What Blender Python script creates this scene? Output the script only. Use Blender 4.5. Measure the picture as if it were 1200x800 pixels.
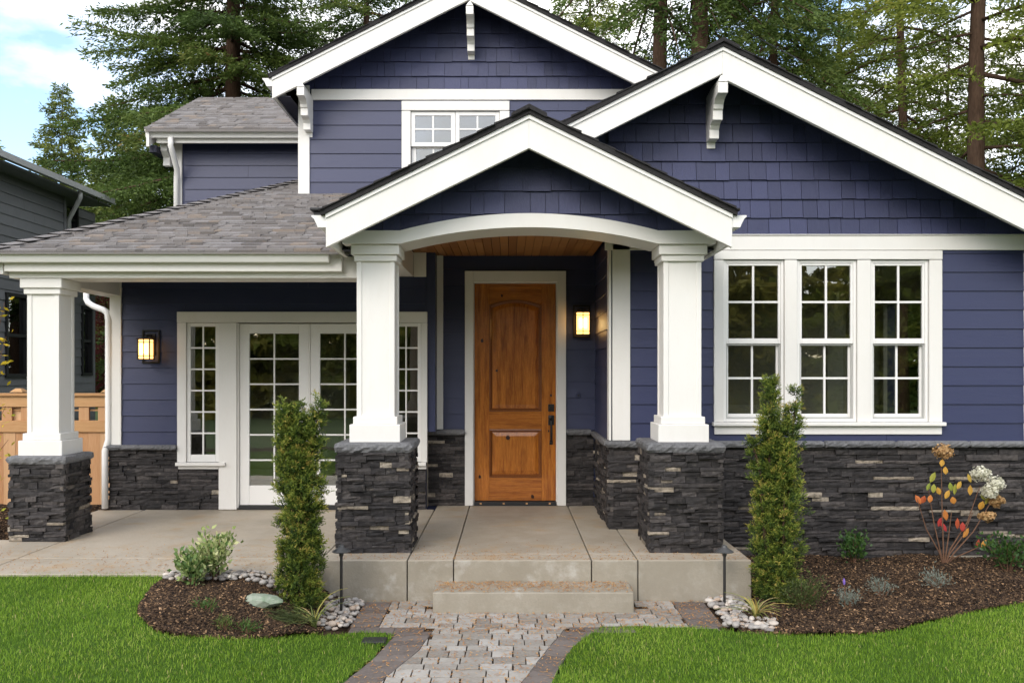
import bpy, bmesh, math, random
import numpy as np
from mathutils import Vector, Matrix
random.seed(7); RNG = np.random.default_rng(11)
for o in list(bpy.data.objects): bpy.data.objects.remove(o)
SC = bpy.context.scene; COL = SC.collection
R = math.radians
# ------------------------------------------------------------------ camera, world, sun, exposure
F = 1050.0; CX, CY = 597.0, 435.0; CZ = 1.85
cd = bpy.data.cameras.new('Camera'); cam = bpy.data.objects.new('Camera', cd); COL.objects.link(cam)
cam.location = (0, 0, CZ); cam.rotation_euler = (R(90), 0, 0)
cd.sensor_width = 36; cd.lens = 36*F/1200; cd.shift_x = (600-CX)/1200; cd.shift_y = (CY-400)/1200
cd.clip_start = 0.05; cd.clip_end = 3000
SC.camera = cam
SUN_EL, SUN_AZ = 37, 206       # degrees; azimuth from +Y clockwise (behind the camera, to the left)
w = bpy.data.worlds.new('World'); SC.world = w; w.use_nodes = True
nt = w.node_tree; nt.nodes.clear()
def N_(t, ty, **k):
    n = t.nodes.new(ty)
    for a, b in k.items(): setattr(n, a, b)
    return n
out = N_(nt, 'ShaderNodeOutputWorld'); bg = N_(nt, 'ShaderNodeBackground')
sky = N_(nt, 'ShaderNodeTexSky', sky_type='NISHITA', sun_disc=False)
sky.sun_elevation = R(SUN_EL); sky.sun_rotation = R(SUN_AZ); sky.air_density = 1.0; sky.dust_density = 1.5; sky.ozone_density = 1.5
tc = N_(nt, 'ShaderNodeTexCoord'); mp = N_(nt, 'ShaderNodeMapping')
mp.inputs['Location'].default_value = (0.62, 0.1, 0.35); mp.inputs['Scale'].default_value = (1, 1, 2.2)
nz = N_(nt, 'ShaderNodeTexNoise'); nz.inputs['Scale'].default_value = 3.0; nz.inputs['Detail'].default_value = 7; nz.inputs['Roughness'].default_value = .55
rp = N_(nt, 'ShaderNodeValToRGB'); rp.color_ramp.elements[0].position = .39; rp.color_ramp.elements[1].position = .60
mx = N_(nt, 'ShaderNodeMix', data_type='RGBA')
mx.inputs['B'].default_value = (12.5, 12.3, 11.9, 1)
skm = N_(nt, 'ShaderNodeMix', data_type='RGBA', blend_type='MULTIPLY'); skm.inputs['Factor'].default_value = 1
skm.inputs['B'].default_value = (1.9, 1.9, 1.9, 1)
L = nt.links.new
L(tc.outputs['Generated'], mp.inputs['Vector']); L(mp.outputs['Vector'], nz.inputs['Vector'])
L(nz.outputs['Fac'], rp.inputs['Fac']); L(rp.outputs['Color'], mx.inputs['Factor'])
L(sky.outputs['Color'], skm.inputs['A']); L(skm.outputs['Result'], mx.inputs['A'])
L(mx.outputs['Result'], bg.inputs['Color']); bg.inputs['Strength'].default_value = 0.105
L(bg.outputs['Background'], out.inputs['Surface'])
sd = bpy.data.lights.new('Sun', 'SUN'); so = bpy.data.objects.new('Sun', sd); COL.objects.link(so)
sd.energy = 0.9; sd.angle = R(30); sd.color = (1, .95, .88)
az = R(SUN_AZ); el = R(SUN_EL)
sdir = Vector((math.sin(az)*math.cos(el), math.cos(az)*math.cos(el), math.sin(el)))
so.location = sdir*40; so.rotation_euler = sdir.to_track_quat('Z', 'Y').to_euler()
SC.view_settings.view_transform = 'Standard'; SC.view_settings.look = 'None'
SC.view_settings.gamma = 1; SC.view_settings.use_curve_mapping = False
SC.view_settings.exposure = 0.88
SC.render.engine = 'CYCLES'
SC.cycles.max_bounces = 8; SC.cycles.transparent_max_bounces = 16

# ------------------------------------------------------------------ helpers
def X(px, Y): return (px-CX)*Y/F
def Z(py, Y): return CZ-(py-CY)*Y/F
ORG = {}
def tag(o, label=None, cat=None, group=None, kind=None):
    if label: o['label'] = label
    if cat: o['category'] = cat
    if group: o['group'] = group
    if kind: o['kind'] = kind
    return o
def thing(name, label, cat, loc, group=None):
    o = bpy.data.objects.new(name, None); COL.objects.link(o); o.location = loc; o.empty_display_size = .1
    ORG[o.name] = Vector(loc); return tag(o, label, cat, group)
def lin(h):
    h = h.lstrip('#'); r = []
    for i in (0, 2, 4):
        c = int(h[i:i+2], 16)/255; r.append(c/12.92 if c <= .04045 else ((c+.055)/1.055)**2.4)
    return tuple(r)
class MB:
    def __init__(s): s.v = []; s.f = []; s.t = []
    def add(s, vs, fs, t=.5):
        o = len(s.v); s.v.extend(tuple(p) for p in vs)
        for f in fs: s.f.append(tuple(i+o for i in f)); s.t.append(t)
        return s
    def hexa(s, p, t=.5):      # p: 8 points, bottom ring 0-3, top ring 4-7
        return s.add(p, [(3, 2, 1, 0), (4, 5, 6, 7), (0, 1, 5, 4), (1, 2, 6, 5), (2, 3, 7, 6), (3, 0, 4, 7)], t)
    def box(s, x0, x1, y0, y1, z0, z1, t=.5):
        return s.hexa([(x0, y0, z0), (x1, y0, z0), (x1, y1, z0), (x0, y1, z0), (x0, y0, z1), (x1, y0, z1), (x1, y1, z1), (x0, y1, z1)], t)
    def ext(s, poly, a, b, fn, t=.5):   # extrude a 2D polygon; fn(p, q, s) -> xyz
        n = len(poly); vs = [fn(p, q, a) for p, q in poly]+[fn(p, q, b) for p, q in poly]
        fs = [tuple(range(n)), tuple(range(2*n-1, n-1, -1))]+[(i, (i+1) % n, n+(i+1) % n, n+i) for i in range(n)]
        return s.add(vs, fs, t)
    def extY(s, poly, y0, y1, t=.5): return s.ext(poly, y0, y1, lambda p, q, a: (p, a, q), t)
    def extX(s, poly, x0, x1, t=.5): return s.ext(poly, x0, x1, lambda p, q, a: (a, p, q), t)
    def tube(s, pts, r, n=8, t=.5, cap=True):
        pts = [Vector(p) for p in pts]; m = len(pts)
        rr = r if isinstance(r, (list, tuple)) else [r]*m
        vs = []; up = None
        for i, p in enumerate(pts):
            d = (pts[min(i+1, m-1)]-pts[max(i-1, 0)]).normalized()
            if up is None: up = d.orthogonal().normalized()
            a = (up-d*up.dot(d)).normalized(); b = d.cross(a); up = a
            for k in range(n):
                th = 2*math.pi*k/n; vs.append(p+(a*math.cos(th)+b*math.sin(th))*rr[i])
        fs = [(i*n+k, i*n+(k+1) % n, (i+1)*n+(k+1) % n, (i+1)*n+k) for i in range(m-1) for k in range(n)]
        if cap: fs += [tuple(range(n-1, -1, -1)), tuple(range((m-1)*n, m*n))]
        return s.add(vs, fs, t)
    def lathe(s, c, prof, n=16, t=.5):   # prof [(r,z)]
        vs = []; c = Vector(c)
        for r, z in prof:
            for k in range(n):
                th = 2*math.pi*k/n; vs.append(c+Vector((r*math.cos(th), r*math.sin(th), z)))
        m = len(prof)
        fs = [(i*n+k, i*n+(k+1) % n, (i+1)*n+(k+1) % n, (i+1)*n+k) for i in range(m-1) for k in range(n)]
        fs += [tuple(range(n-1, -1, -1)), tuple(range((m-1)*n, m*n))]
        return s.add(vs, fs, t)
    def build(s, name, mat, parent=None, origin=None, bevel=0, smooth=False, recalc=True):
        org = ORG[parent.name] if parent else Vector(origin or (0, 0, 0))
        me = bpy.data.meshes.new(name)
        V = np.array(s.v, dtype=float)-np.array(org)
        me.from_pydata(V.tolist(), [], s.f)
        if recalc:
            bm = bmesh.new(); bm.from_mesh(me); bmesh.ops.recalc_face_normals(bm, faces=bm.faces); bm.to_mesh(me); bm.free()
        at = me.attributes.new('tint', 'FLOAT', 'FACE'); at.data.foreach_set('value', np.array(s.t, dtype=np.float32))
        return fin(me, name, mat, parent, org, bevel, smooth)
def fin(me, name, mat, parent, org, bevel=0, smooth=False):
    me.materials.append(mat)
    if smooth: me.polygons.foreach_set('use_smooth', [True]*len(me.polygons))
    o = bpy.data.objects.new(name, me); COL.objects.link(o); ORG[o.name] = Vector(org)
    if parent: o.parent = parent
    else: o.location = org
    if bevel:
        b = o.modifiers.new('bev', 'BEVEL'); b.width = bevel; b.segments = 2; b.limit_method = 'ANGLE'; b.angle_limit = R(40)
    return o
def np_mesh(name, V, Fa, T, mat, parent=None, origin=(0, 0, 0), smooth=False):
    """V (n,3), Fa (m,k), T (m,)"""
    org = ORG[parent.name] if parent else Vector(origin)
    V = V-np.array(org); m, k = Fa.shape
    me = bpy.data.meshes.new(name)
    me.vertices.add(len(V)); me.vertices.foreach_set('co', V.astype(np.float32).ravel())
    me.loops.add(m*k); me.loops.foreach_set('vertex_index', Fa.astype(np.int32).ravel())
    me.polygons.add(m); me.polygons.foreach_set('loop_start', (np.arange(m)*k).astype(np.int32))
    me.update(calc_edges=True)
    at = me.attributes.new('tint', 'FLOAT', 'FACE'); at.data.foreach_set('value', T.astype(np.float32))
    return fin(me, name, mat, parent, org, 0, smooth)
def dup(root, loc, label=None, rz=None, sc=None):
    def cp(o, par):
        c = o.copy(); COL.objects.link(c)
        if par: c.parent = par
        for ch in o.children: cp(ch, c)
        return c
    r = cp(root, None); r.location = loc
    if rz is not None: r.rotation_euler = (0, 0, rz)
    if sc is not None: r.scale = (sc,)*3 if not isinstance(sc, tuple) else sc
    if label: r['label'] = label
    return r
class Fr:
    def __init__(s, O, U, N): s.O = Vector(O); s.U = Vector(U); s.N = Vector(N)
    def __call__(s, u, n, z): return s.O+s.U*u+s.N*n+Vector((0, 0, z))
    def box(s, mb, u0, u1, n0, n1, z0, z1, t=.5):
        mb.hexa([s(u0, n0, z0), s(u1, n0, z0), s(u1, n1, z0), s(u0, n1, z0), s(u0, n0, z1), s(u1, n0, z1), s(u1, n1, z1), s(u0, n1, z1)], t)
    def ext(s, mb, poly, n0, n1, t=.5): mb.ext(poly, n0, n1, lambda p, q, a: s(p, a, q), t)
def minus(a, b, cuts):
    segs = [(a, b)]
    for c0, c1 in cuts:
        ns = []
        for s0, s1 in segs:
            if c1 <= s0 or c0 >= s1: ns.append((s0, s1)); continue
            if c0 > s0: ns.append((s0, c0))
            if c1 < s1: ns.append((c1, s1))
        segs = ns
    return segs
def zsplit(z0, z1, holes):
    zs = sorted({z0, z1}|{z for h in holes for z in (h[2], h[3]) if z0 < z < z1}); return list(zip(zs, zs[1:]))
def lap(mb, fr, u0, u1, z0, z1, e, holes=(), th=.017):
    z = z0
    while z < z1-.004:
        zt = min(z+e, z1); t = random.random()
        for za, zb in zsplit(z, zt, holes):
            na = th-(th-.004)*(za-z)/e; nb = th-(th-.004)*(zb-z)/e
            for a, b in minus(u0, u1, [(h[0], h[1]) for h in holes if h[2] < zb-1e-6 and h[3] > za+1e-6]):
                cuts = [a]
                if b-a > 1.3 and random.random() < min(.9, (b-a)/3.6): cuts.append(a+random.uniform(.3, b-a-.3))
                cuts.append(b)
                for c, d in zip(cuts, cuts[1:]):
                    d2 = d-(.0028 if d < b else 0)
                    mb.hexa([fr(c, 0, za), fr(d2, 0, za), fr(d2, na, za), fr(c, na, za), fr(c, 0, zb), fr(d2, 0, zb), fr(d2, nb, zb), fr(c, nb, zb)], t)
        z = zt
def wallpanel(mb, fr, u0, u1, z0, z1, n0, n1, holes=()):
    for za, zb in zsplit(z0, z1, holes):
        for a, b in minus(u0, u1, [(h[0], h[1]) for h in holes if h[2] < zb-1e-6 and h[3] > za+1e-6]):
            fr.box(mb, a, b, n0, n1, za, zb)
def clip(poly, hp):
    for (a, b, c) in hp:        # keep a*x+b*y<=c
        o = []
        for i in range(len(poly)):
            p, q = poly[i], poly[(i+1) % len(poly)]
            dp, dq = a*p[0]+b*p[1]-c, a*q[0]+b*q[1]-c
            if dp <= 0: o.append(p)
            if dp*dq < 0:
                k = dp/(dp-dq); o.append((p[0]+(q[0]-p[0])*k, p[1]+(q[1]-p[1])*k))
        poly = o
        if len(poly) < 3: return []
    return poly
def shakes(mb, fr, u0, u1, z0, z1, e, hp, wr=(.09, .24), th=.024, zmin=None):
    z = z0
    while z < z1:
        u = u0-random.uniform(0, .2)
        while u < u1:
            wd = random.uniform(*wr); dz = random.uniform(-.004, .003)
            p = clip([(u+.0022, z+dz), (u+wd-.0022, z+dz), (u+wd-.0022, z+e), (u+.0022, z+e)], hp)
            u += wd
            if zmin and p:
                if max(q[1]-zmin(q[0]) for q in p) < .005: continue
                p = [(q[0], max(q[1], zmin(q[0]))) for q in p]
            if len(p) < 3: continue
            n = len(p); t0 = th+random.uniform(-.003, .003)
            f = [fr(a, t0-(t0-.004)*max(0, min(1, (b-z)/e)), b) for a, b in p]; bk = [fr(a, -.004, b) for a, b in p]
            mb.add(f+bk, [tuple(range(n))]+[(i, (i+1) % n, n+(i+1) % n, n+i) for i in range(n)], random.random())
        z += e
def ledge(mb, fr, u0, u1, z0, z1, ext0=0., ext1=0., depth=.032, holes=(), lo=.10, hi=.40):
    """stacked ledgestone veneer: every stone its own rough block"""
    z = z0; row = 0
    while z < z1-.006:
        h = random.choice([.028, .034, .04, .046, .054]); 
        if z+h > z1-.02: h = z1-z
        zt = z+h
        e0 = ext0*(1 if row % 2 else .45); e1 = ext1*(.45 if row % 2 else 1)
        for a, b in minus(u0-e0, u1+e1, [(x[0], x[1]) for x in holes if x[2] < zt-.01 and x[3] > z+.01]):
            u = a
            while u < b-1e-4:
                wd = random.uniform(lo, hi)*(1.15 if h < .045 else .8)
                if b-u-wd < .07: wd = b-u
                stack = [(z, zt)]
                if h > .05 and random.random() < .3: m = z+h*random.uniform(.4, .6); stack = [(z, m), (m, zt)]
                for za, zb in stack:
                    stone(mb, fr, u+.0015, u+wd-.0015, za+.001, zb-.001, depth*random.uniform(.15, 1.15)+.004)
                u += wd
        z = zt; row += 1
def stone(mb, fr, a, b, za, zb, d):
    nu = max(2, int((b-a)/.05)+1); nv = 3; t = random.random(); tilt = random.uniform(-.006, .006)
    vs = []
    for j in range(nv):
        for i in range(nu):
            k = i/(nu-1); edge = (i in (0, nu-1)) or (j in (0, nv-1))
            n = d+tilt*(k-.5)*2+random.uniform(-.0045, .0045)-(.0035 if edge else 0)
            vs.append(fr(a+(b-a)*k+(random.uniform(-.003, .003) if 0 < i < nu-1 else 0), n, za+(zb-za)*j/(nv-1)+(random.uniform(-.003, .003) if 0 < j < nv-1 else random.uniform(-.0012, .0012))))
    fs = [(j*nu+i, j*nu+i+1, (j+1)*nu+i+1, (j+1)*nu+i) for j in range(nv-1) for i in range(nu-1)]
    per = [i for i in range(nu)]+[j*nu+nu-1 for j in range(1, nv)]+[(nv-1)*nu+i for i in range(nu-2, -1, -1)]+[j*nu for j in range(nv-2, 0, -1)]
    m = len(vs); bk = []
    for idx in per:
        p = vs[idx]; rel = (p-fr.O).dot(fr.N); bk.append(p-fr.N*(rel+.02))
    fs += [(per[i], m+i, m+(i+1) % len(per), per[(i+1) % len(per)]) for i in range(len(per))]
    mb.add(vs+bk, fs, t)
def rockcap(mb, x0, x1, y0, y1, z0, z1, rough=.006):
    """rock-faced cap stone"""
    per = []; st = .03
    def run(ax, ay, bx, by):
        n = max(2, int(math.hypot(bx-ax, by-ay)/st))
        for i in range(n): per.append((ax+(bx-ax)*i/n, ay+(by-ay)*i/n))
    run(x0, y0, x1, y0); run(x1, y0, x1, y1); run(x1, y1, x0, y1); run(x0, y1, x0, y0)
    cx, cy = (x0+x1)/2, (y0+y1)/2; n = len(per)
    rings = []
    for ins, z in ((.016, z0), (.004, z0+(z1-z0)*.25), (-.002, z0+(z1-z0)*.55), (.006, z0+(z1-z0)*.85), (.024, z1)):
        rg = []
        for x, y in per:
            j = random.uniform(-rough, rough)
            qx = min(max(x, x0+ins), x1-ins); qy = min(max(y, y0+ins), y1-ins)
            dx = 1 if x >= x1-1e-6 else -1 if x <= x0+1e-6 else 0; dy = 1 if y >= y1-1e-6 else -1 if y <= y0+1e-6 else 0
            rg.append((qx+dx*j, qy+dy*j, z+(random.uniform(-.002, .002) if z1 > z > z0 else 0)))
        rings.append(rg)
    vs = sum(rings, []); fs = [(k*n+i, k*n+(i+1) % n, (k+1)*n+(i+1) % n, (k+1)*n+i) for k in range(4) for i in range(n)]
    fs += [tuple(range(n-1, -1, -1)), tuple(range(4*n, 5*n))]
    mb.add(vs, fs, random.random())
def pip(P, poly):
    x, y = P[:, 0], P[:, 1]; inside = np.zeros(len(P), bool); n = len(poly)
    for i in range(n):
        x0, y0 = poly[i]; x1, y1 = poly[(i+1) % n]
        if y0 == y1: continue
        c = ((y0 > y) != (y1 > y)) & (x < (x1-x0)*(y-y0)/(y1-y0)+x0); inside ^= c
    return inside

# ------------------------------------------------------------------ materials
def mat(name, col, rough=.6, stops=None, noise=(), bump=None, spec=.35, metal=0, stretch=(1, 1, 1), mode='LINEAR', bump2=None, emit=None, trans=0, coat=0):
    """col: linear base; stops: [(pos,col)] ramp over the per-piece 'tint'; noise: [(scale, amount, col)] mixes"""
    m = bpy.data.materials.new(name); m.use_nodes = True; t = m.node_tree; t.nodes.clear(); lk = t.links.new
    o = N_(t, 'ShaderNodeOutputMaterial'); p = N_(t, 'ShaderNodeBsdfPrincipled'); lk(p.outputs[0], o.inputs['Surface'])
    p.inputs['Roughness'].default_value = rough; p.inputs['Metallic'].default_value = metal
    p.inputs['Specular IOR Level'].default_value = spec; p.inputs['Coat Weight'].default_value = coat
    tc = N_(t, 'ShaderNodeTexCoord'); mp = N_(t, 'ShaderNodeMapping'); mp.inputs['Scale'].default_value = stretch
    lk(tc.outputs['Object'], mp.inputs['Vector'])
    if stops:
        a = N_(t, 'ShaderNodeAttribute', attribute_name='tint'); r = N_(t, 'ShaderNodeValToRGB'); r.color_ramp.interpolation = mode
        e = r.color_ramp.elements
        while len(e) < len(stops): e.new(.5)
        for i, (q, c) in enumerate(stops): e[i].position = q; e[i].color = (*c, 1)
        lk(a.outputs['Fac'], r.inputs['Fac']); cur = r.outputs['Color']
    else:
        rg = N_(t, 'ShaderNodeRGB'); rg.outputs[0].default_value = (*col, 1); cur = rg.outputs[0]
    for nn in noise:
        sc, amt, c = nn[:3]; lo, hi = (nn[3], nn[4]) if len(nn) > 4 else (.35, .68)
        z = N_(t, 'ShaderNodeTexNoise'); z.inputs['Scale'].default_value = sc; z.inputs['Detail'].default_value = 5; z.inputs['Roughness'].default_value = .6
        lk(mp.outputs['Vector'], z.inputs['Vector'])
        mr = N_(t, 'ShaderNodeMapRange'); mr.inputs['From Min'].default_value = lo; mr.inputs['From Max'].default_value = hi; mr.inputs['To Max'].default_value = amt
        lk(z.outputs['Fac'], mr.inputs['Value'])
        x = N_(t, 'ShaderNodeMix', data_type='RGBA', blend_type='MIX' if c else 'MULTIPLY')
        x.inputs['B'].default_value = (*(c or (.0, .0, .0)), 1)
        lk(mr.outputs['Result'], x.inputs['Factor']); lk(cur, x.inputs['A']); cur = x.outputs['Result']
    lk(cur, p.inputs['Base Color'])
    prev = None
    for bb in (bump, bump2):
        if not bb: continue
        z = N_(t, 'ShaderNodeTexNoise'); z.inputs['Scale'].default_value = bb[0]; z.inputs['Detail'].default_value = 4; z.inputs['Roughness'].default_value = .6
        mm = N_(t, 'ShaderNodeMapping'); mm.inputs['Scale'].default_value = bb[2] if len(bb) > 2 else stretch
        lk(tc.outputs['Object'], mm.inputs['Vector']); lk(mm.outputs['Vector'], z.inputs['Vector'])
        b = N_(t, 'ShaderNodeBump'); b.inputs['Strength'].default_value = bb[1]; b.inputs['Distance'].default_value = .01
        lk(z.outputs['Fac'], b.inputs['Height'])
        if prev: lk(prev, b.inputs['Normal'])
        prev = b.outputs['Normal']
    if prev: lk(prev, p.inputs['Normal'])
    if emit:
        p.inputs['Emission Color'].default_value = (*emit[0], 1); p.inputs['Emission Strength'].default_value = emit[1]
    if trans:
        tr = N_(t, 'ShaderNodeBsdfTranslucent'); lk(cur, tr.inputs['Color']); ms = N_(t, 'ShaderNodeMixShader'); ms.inputs['Fac'].default_value = trans
        lk(p.outputs[0], ms.inputs[1]); lk(tr.outputs[0], ms.inputs[2]); lk(ms.outputs[0], o.inputs['Surface'])
    return m
def glass_mat(name, tint, boost, base):
    m = bpy.data.materials.new(name); m.use_nodes = True; t = m.node_tree; t.nodes.clear(); lk = t.links.new
    o = N_(t, 'ShaderNodeOutputMaterial'); tr = N_(t, 'ShaderNodeBsdfTransparent'); gl = N_(t, 'ShaderNodeBsdfGlossy'); gl.inputs['Roughness'].default_value = .01
    tr.inputs['Color'].default_value = (*tint, 1); fr = N_(t, 'ShaderNodeFresnel'); fr.inputs['IOR'].default_value = 1.5
    ma = N_(t, 'ShaderNodeMath', operation='MULTIPLY_ADD', use_clamp=True); ma.inputs[1].default_value = boost; ma.inputs[2].default_value = base
    ms = N_(t, 'ShaderNodeMixShader'); lk(fr.outputs[0], ma.inputs[0]); lk(ma.outputs[0], ms.inputs['Fac']); lk(tr.outputs[0], ms.inputs[1]); lk(gl.outputs[0], ms.inputs[2]); lk(ms.outputs[0], o.inputs['Surface'])
    z = N_(t, 'ShaderNodeTexNoise'); z.inputs['Scale'].default_value = 2.2; b = N_(t, 'ShaderNodeBump'); b.inputs['Strength'].default_value = .05; b.inputs['Distance'].default_value = .02
    tc = N_(t, 'ShaderNodeTexCoord'); lk(tc.outputs['Object'], z.inputs['Vector']); lk(z.outputs['Fac'], b.inputs['Height']); lk(b.outputs['Normal'], gl.inputs['Normal'])
    return m
NAVY = (.040, .046, .112); 
M = {}
M['white'] = mat('white_paint', (.76, .742, .705), .45, noise=[(3, .15, (.65, .625, .575)), (40, .06, (.62, .59, .54)), (1.1, .18, (.66, .62, .555)), (7, .12, (.60, .565, .50), .55, .72)], bump=(60, .08), stretch=(2.2, 2.2, .7))
M['white_smooth'] = mat('white_vinyl', (.79, .775, .745), .3, noise=[(5, .06, (.65, .64, .6))])
M['siding'] = mat('navy_siding', NAVY, .42, stops=[(0, (.0255, .0315, .082)), (1, (.033, .040, .099))], noise=[(4, .25, (.038, .045, .096)), (30, .2, (.024, .029, .068)), (1.1, .25, (.030, .036, .082))], bump=(28, .16, (1, 1, 9)), spec=.45, stretch=(.6, .6, 6))
M['shake'] = mat('navy_shake', NAVY, .5, stops=[(0, (.026, .031, .080)), (1, (.046, .053, .128))], noise=[(9, .35, (.052, .060, .122)), (30, .25, (.020, .022, .052))], bump=(22, .35, (9, 9, .8)), spec=.4, stretch=(6, 6, .7))
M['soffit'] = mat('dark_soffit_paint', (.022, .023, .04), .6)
M['stone'] = mat('ledgestone', (.05, .05, .05), .75, stops=[(0, (.017, .0155, .0155)), (.35, (.033, .030, .030)), (.7, (.055, .049, .048)), (.93, (.092, .080, .075)), (.955, (.30, .25, .19)), (1, (.42, .36, .28))],
    noise=[(9, .55, (.10, .088, .082), .5, .75), (34, .6, (.014, .012, .012), .42, .68), (22, .5, (.16, .14, .12), .6, .74)], bump=(55, .55, (1, 1, 2.2)), bump2=(160, .4, (1, 1, 1)), spec=.3)
M['cap'] = mat('grey_cap_stone', (.15, .15, .155), .7, stops=[(0, (.095, .095, .10)), (1, (.15, .15, .155))], noise=[(10, .5, (.08, .08, .085)), (45, .4, (.26, .26, .265))], bump=(30, .5), bump2=(110, .3))
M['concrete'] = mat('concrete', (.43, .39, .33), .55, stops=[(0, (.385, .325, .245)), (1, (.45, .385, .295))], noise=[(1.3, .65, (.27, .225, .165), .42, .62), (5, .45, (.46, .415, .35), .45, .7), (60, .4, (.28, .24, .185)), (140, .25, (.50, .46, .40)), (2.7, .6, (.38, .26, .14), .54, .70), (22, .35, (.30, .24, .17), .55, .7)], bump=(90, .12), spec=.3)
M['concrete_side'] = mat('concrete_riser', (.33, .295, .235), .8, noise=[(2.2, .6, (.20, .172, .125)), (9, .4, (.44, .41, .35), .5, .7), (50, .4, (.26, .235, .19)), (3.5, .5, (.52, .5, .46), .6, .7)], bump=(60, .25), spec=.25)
M['roof'] = mat('asphalt_shingle', (.1, .1, .1), .9, stops=[(0, (.06, .056, .058)), (.25, (.12, .114, .118)), (.5, (.175, .166, .166)), (.85, (.225, .218, .226)), (1, (.22, .175, .14))], noise=[(90, .5, (.08, .074, .07)), (200, .35, (.36, .33, .3)), (1.2, .15, (.24, .19, .15)), (14, .3, (.24, .17, .12), .58, .7)], bump=(160, .4), spec=.2)
M['roof_edge'] = mat('dark_shingle', (.022, .021, .022), .85, noise=[(60, .5, (.05, .046, .045))], bump=(100, .4), spec=.2)
M['metal_dark'] = mat('dark_bronze_metal', (.018, .016, .015), .45, metal=.3, noise=[(30, .3, (.03, .026, .022))])
M['black_plastic'] = mat('black_metal', (.02, .02, .021), .5, noise=[(20, .3, (.04, .04, .04))])
M['gutter_grey'] = mat('grey_metal', (.42, .42, .40), .4, noise=[(8, .2, (.3, .3, .28))])
M['path_metal'] = mat('weathered_black_metal', (.055, .055, .056), .4, noise=[(30, .3, (.09, .09, .09))], spec=.5)
M['downlight'] = mat('downlight_lens', (1, .8, .5), .4, emit=((1, .68, .36), 40))
M['lamp'] = mat('lit_lamp_glass', (.9, .7, .4), .4, emit=((1, .50, .13), 1.9))
M['lamp_hot'] = mat('lit_lamp_bulb', (1, .9, .7), .4, emit=((1, .72, .32), 7))
M['door'] = mat('stained_door_wood', (.48, .155, .022), .24, noise=[(3.2, .9, (.19, .045, .007), .42, .68), (90, .45, (.25, .07, .012), .45, .7), (12, .5, (.66, .25, .038), .45, .7), (40, .4, (.11, .036, .009), .45, .75)], bump=(30, .08), stretch=(7, 7, .55), spec=.45, coat=.25)
M['door_h'] = mat('stained_door_rail', (.44, .14, .020), .24, noise=[(3.2, .9, (.19, .045, .007), .42, .68), (90, .45, (.25, .07, .012), .45, .7), (12, .5, (.6, .22, .035), .45, .7), (40, .4, (.11, .036, .009), .45, .75)], bump=(30, .08), stretch=(.55, 7, 7), spec=.45, coat=.25)
M['knot'] = mat('wood_knot', (.03, .01, .004), .4)
M['moulding'] = mat('dark_stained_moulding', (.22, .072, .018), .3, noise=[(12, .5, (.09, .03, .01))], stretch=(6, 6, .6), coat=.3)
M['ceil'] = mat('cedar_ceiling', (.4, .17, .05), .45, stops=[(0, (.26, .10, .028)), (.5, (.36, .15, .042)), (1, (.48, .23, .075))], noise=[(5, .6, (.2, .075, .02)), (25, .4, (.5, .25, .09))], stretch=(.6, 9, 9), spec=.3)
M['cedar'] = mat('cedar_fence', (.45, .24, .1), .7, stops=[(0, (.36, .155, .075)), (.45, (.50, .27, .135)), (1, (.66, .44, .26))], noise=[(3, .5, (.38, .17, .065)), (18, .35, (.62, .4, .2))], stretch=(6, 6, .5), bump=(30, .15, (6, 6, .5)), spec=.2)
M['cedar_h'] = mat('cedar_rail', (.45, .26, .12), .7, stops=[(0, (.40, .21, .09)), (1, (.60, .37, .18))], noise=[(3, .5, (.38, .17, .065)), (18, .35, (.62, .4, .2))], stretch=(.5, 6, 6), spec=.2)
M['nsiding'] = mat('grey_siding', (.06, .06, .062), .55, stops=[(0, (.17, .17, .172)), (1, (.21, .21, .212))], noise=[(5, .3, (.15, .15, .152))])
M['nroof'] = mat('neighbour_shingle', (.2, .12, .07), .9, noise=[(20, .5, (.12, .09, .07))])
M['nframe'] = mat('black_window_frame', (.012, .012, .012), .4)
M['glass'] = glass_mat('window_glass', (.78, .80, .76), 2.6, .10)
M['glass_dark'] = glass_mat('upper_window_glass', (.5, .52, .5), 2.2, .12)
M['room'] = mat('room_paint', (.44, .41, .34), .8)
M['room_trim'] = mat('room_trim_paint', (.6, .58, .5), .6)
M['soil'] = mat('soil', (.045, .03, .02), .95, noise=[(30, .6, (.02, .013, .009)), (9, .4, (.08, .05, .03))], bump=(50, .6), spec=.1)
M['mulch'] = mat('bark_mulch', (.1, .05, .03), .9, stops=[(0, (.012, .0085, .007)), (.4, (.042, .027, .018)), (.7, (.105, .065, .038)), (.9, (.24, .145, .075)), (1, (.40, .25, .14))], spec=.15)
M['turf'] = mat('turf', (.05, .10, .012), .95, noise=[(14, .5, (.02, .045, .008)), (3, .3, (.06, .1, .02))], bump=(70, .6), spec=.1)
M['grass'] = mat('grass_blade', (.1, .2, .03), .55, stops=[(0, (.06, .13, .008)), (.35, (.135, .255, .016)), (.75, (.245, .375, .034)), (.95, (.36, .47, .07)), (1, (.50, .43, .18))], spec=.25, trans=.35)
M['far_grass'] = mat('far_grass', (.05, .09, .02), .95, noise=[(.4, .5, (.07, .08, .03)), (2, .3, (.03, .06, .015))])
M['paver'] = mat('paver', (.36, .33, .29), .8, stops=[(0, (.15, .13, .11)), (.15, (.22, .20, .175)), (.45, (.31, .29, .26)), (.8, (.40, .38, .35)), (1, (.36, .345, .33))], noise=[(9, .5, (.21, .19, .165)), (50, .35, (.44, .42, .39)), (3, .3, (.27, .235, .185)), (25, .35, (.17, .15, .13), .55, .7)], bump=(40, .5), spec=.2)
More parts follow.
